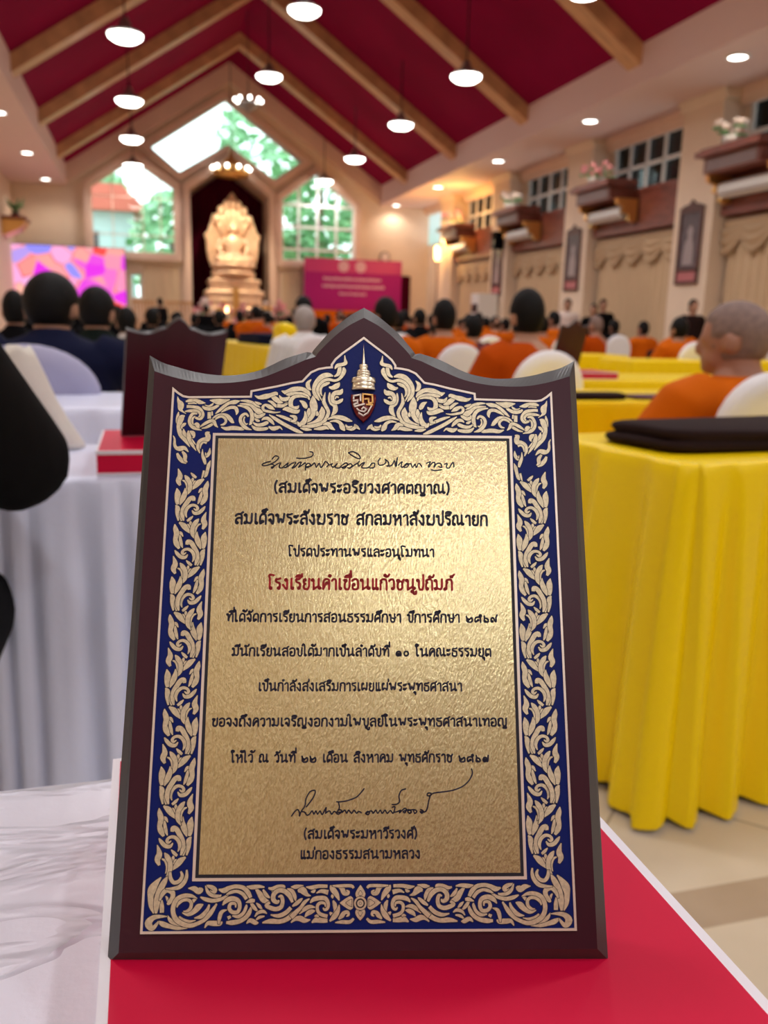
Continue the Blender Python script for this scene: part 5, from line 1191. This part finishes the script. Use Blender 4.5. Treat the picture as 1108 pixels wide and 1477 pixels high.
# crowned shield emblem at the top
em = MB()
tiers = [(2.02, 211.3, 205.8), (1.0, 215.0, 211.3), (.62, 217.3, 215.0)]
def tier(hw, z0, z1, dp, taper=.96):
    n_ = 14; rings = []
    for z, k in ((z0, .97), (z0+(z1-z0)*.12, 1), (z1-(z1-z0)*.1, 1*taper), (z1, .94*taper)):
        rings.append([((CXP+hw*k*math.sin(-PI/2+PI*q/n_)*2.58/2)*mm, (-.0007-dp*math.cos(-PI/2+PI*q/n_)*k), z*mm) for q in range(n_+1)])
    em.loft(rings, cap=True, closed=False) if False else em.loft(rings)
for hw, z0, z1, dp in ((5.0, 205.9, 207.6, .0024), (4.8, 207.4, 209.3, .0023), (5.1, 209.1, 211.3, .0023), (2.9, 211.2, 212.5, .0018), (3.0, 212.4, 213.4, .0017), (2.8, 213.3, 214.5, .0017), (1.8, 214.4, 215.8, .0014), (1.9, 215.7, 217.1, .0013)):
    tier(hw/1.29, z0, z1, dp)
em.loft([[((CXP+r*math.cos(2*PI*q/12))*mm, -.0010-r*.0008*max(0, math.sin(2*PI*q/12)), z*mm) for q in range(12)] for z, r in ((217.0, .95), (217.6, .7), (219.0, .55), (221.0, .36), (223.5, .2), (226.4, .03))])
M_silver = mat('pale_gold_metal', (.80, .74, .55), .28, .9)
emb = MB()
sh = [(-5.1, 203.7), (5.1, 203.7), (5.3, 201.5), (4.6, 198.2), (2.9, 194.6), (0, 191.6), (-2.9, 194.6), (-4.6, 198.2), (-5.3, 201.5)]
def shield(k, y): return [((CXP+x*k)*mm, y, (198.6+(z-198.6)*k)*mm) for x, z in sh]
emb.loft([shield(.98, -.0006), shield(1.0, -.0018), shield(.93, -.0024), shield(.5, -.0030), shield(.05, -.0031)])
emo = emb.build('emblem', mat('dark_red_enamel', (.16, .010, .010), .25, .3), plq, True)
emo['label'] = 'crowned shield emblem at the top of the plaque'
em.build('crown', M_silver, emo, True)
def mono(strokes_, m_, name, w_=.62):
    mb = MB()
    for st in strokes_:
        for i in range(len(st)-1):
            (ax, az), (bx, bz) = st[i], st[i+1]; d = math.hypot(bx-ax, bz-az); nx, nz = -(bz-az)/d*w_/2, (bx-ax)/d*w_/2
            dx, dz = (bx-ax)/d*w_/2, (bz-az)/d*w_/2
            q = [(ax-dx+nx, az-dz+nz), (ax-dx-nx, az-dz-nz), (bx+dx-nx, bz+dz-nz), (bx+dx+nx, bz+dz+nz)]
            yy = -.0028
            mb._add([((CXP+x)*mm, yy, z*mm) for x, z in q]+[((CXP+x)*mm, yy-.0012, z*mm) for x, z in q], [(0, 1, 2, 3)[::-1], (4, 5, 6, 7), (0, 1, 5, 4), (1, 2, 6, 5), (2, 3, 7, 6), (3, 0, 4, 7)])
    return mb.build(name, m_, emo)
mono([[(-4.0, 201.2), (-4.0, 202.4), (-1.2, 202.9), (-1.2, 200.4)], [(-4.0, 200.2), (-2.4, 200.5), (-2.4, 199.2), (-3.8, 198.8), (-3.4, 197.8), (.2, 198.9)]], M_line, 'silver_letters')
mono([[(-.2, 199.6), (-.2, 203.2), (3.6, 202.8), (3.8, 199.6), (2.2, 199.2), (2.0, 201.2), (.8, 201.0)], [(1.4, 198.6), (3.6, 198.6)]], M_gold, 'gold_letters')
mono([[(-2.6, 196.9), (-1.6, 196.0), (.4, 195.6), (1.2, 196.7), (.0, 197.5), (-.6, 196.8)], [(-1.8, 195.0), (0, 193.9), (1.8, 195.2), (3.2, 198.0)]], M_line, 'scroll_letter', .5)
# folding support behind
MB().prism([(.0157, .03), (.018, .16), (.021, .16), (.128, -.035), (.122, -.037)], (CXP-14)*mm, (CXP+14)*mm, 'x').build('easel_leg', M_black, plq)
# smaller looking copies standing farther away, seen from behind
def plaque_back(loc, rz, tilt, label):
    t = thing('award_plaque', label, 'plaque', loc, rz)
    o = link('board', BOARD, t)
    o.matrix_local = Matrix.Rotation(tilt, 4, 'X') @ Matrix.Rotation(PI, 4, 'Z') @ Matrix.Translation((-CXP*mm, -.0155, .0115))
    return t
plaque_back((.040, 1.575, .7915), .16, math.radians(30), 'plain maroon back of an award plaque on the second white table').scale = (.92, .92, .92)
plaque_back((2.10, 4.05, .7865), .25, math.radians(16), 'plain maroon back of an award plaque on the third yellow table')
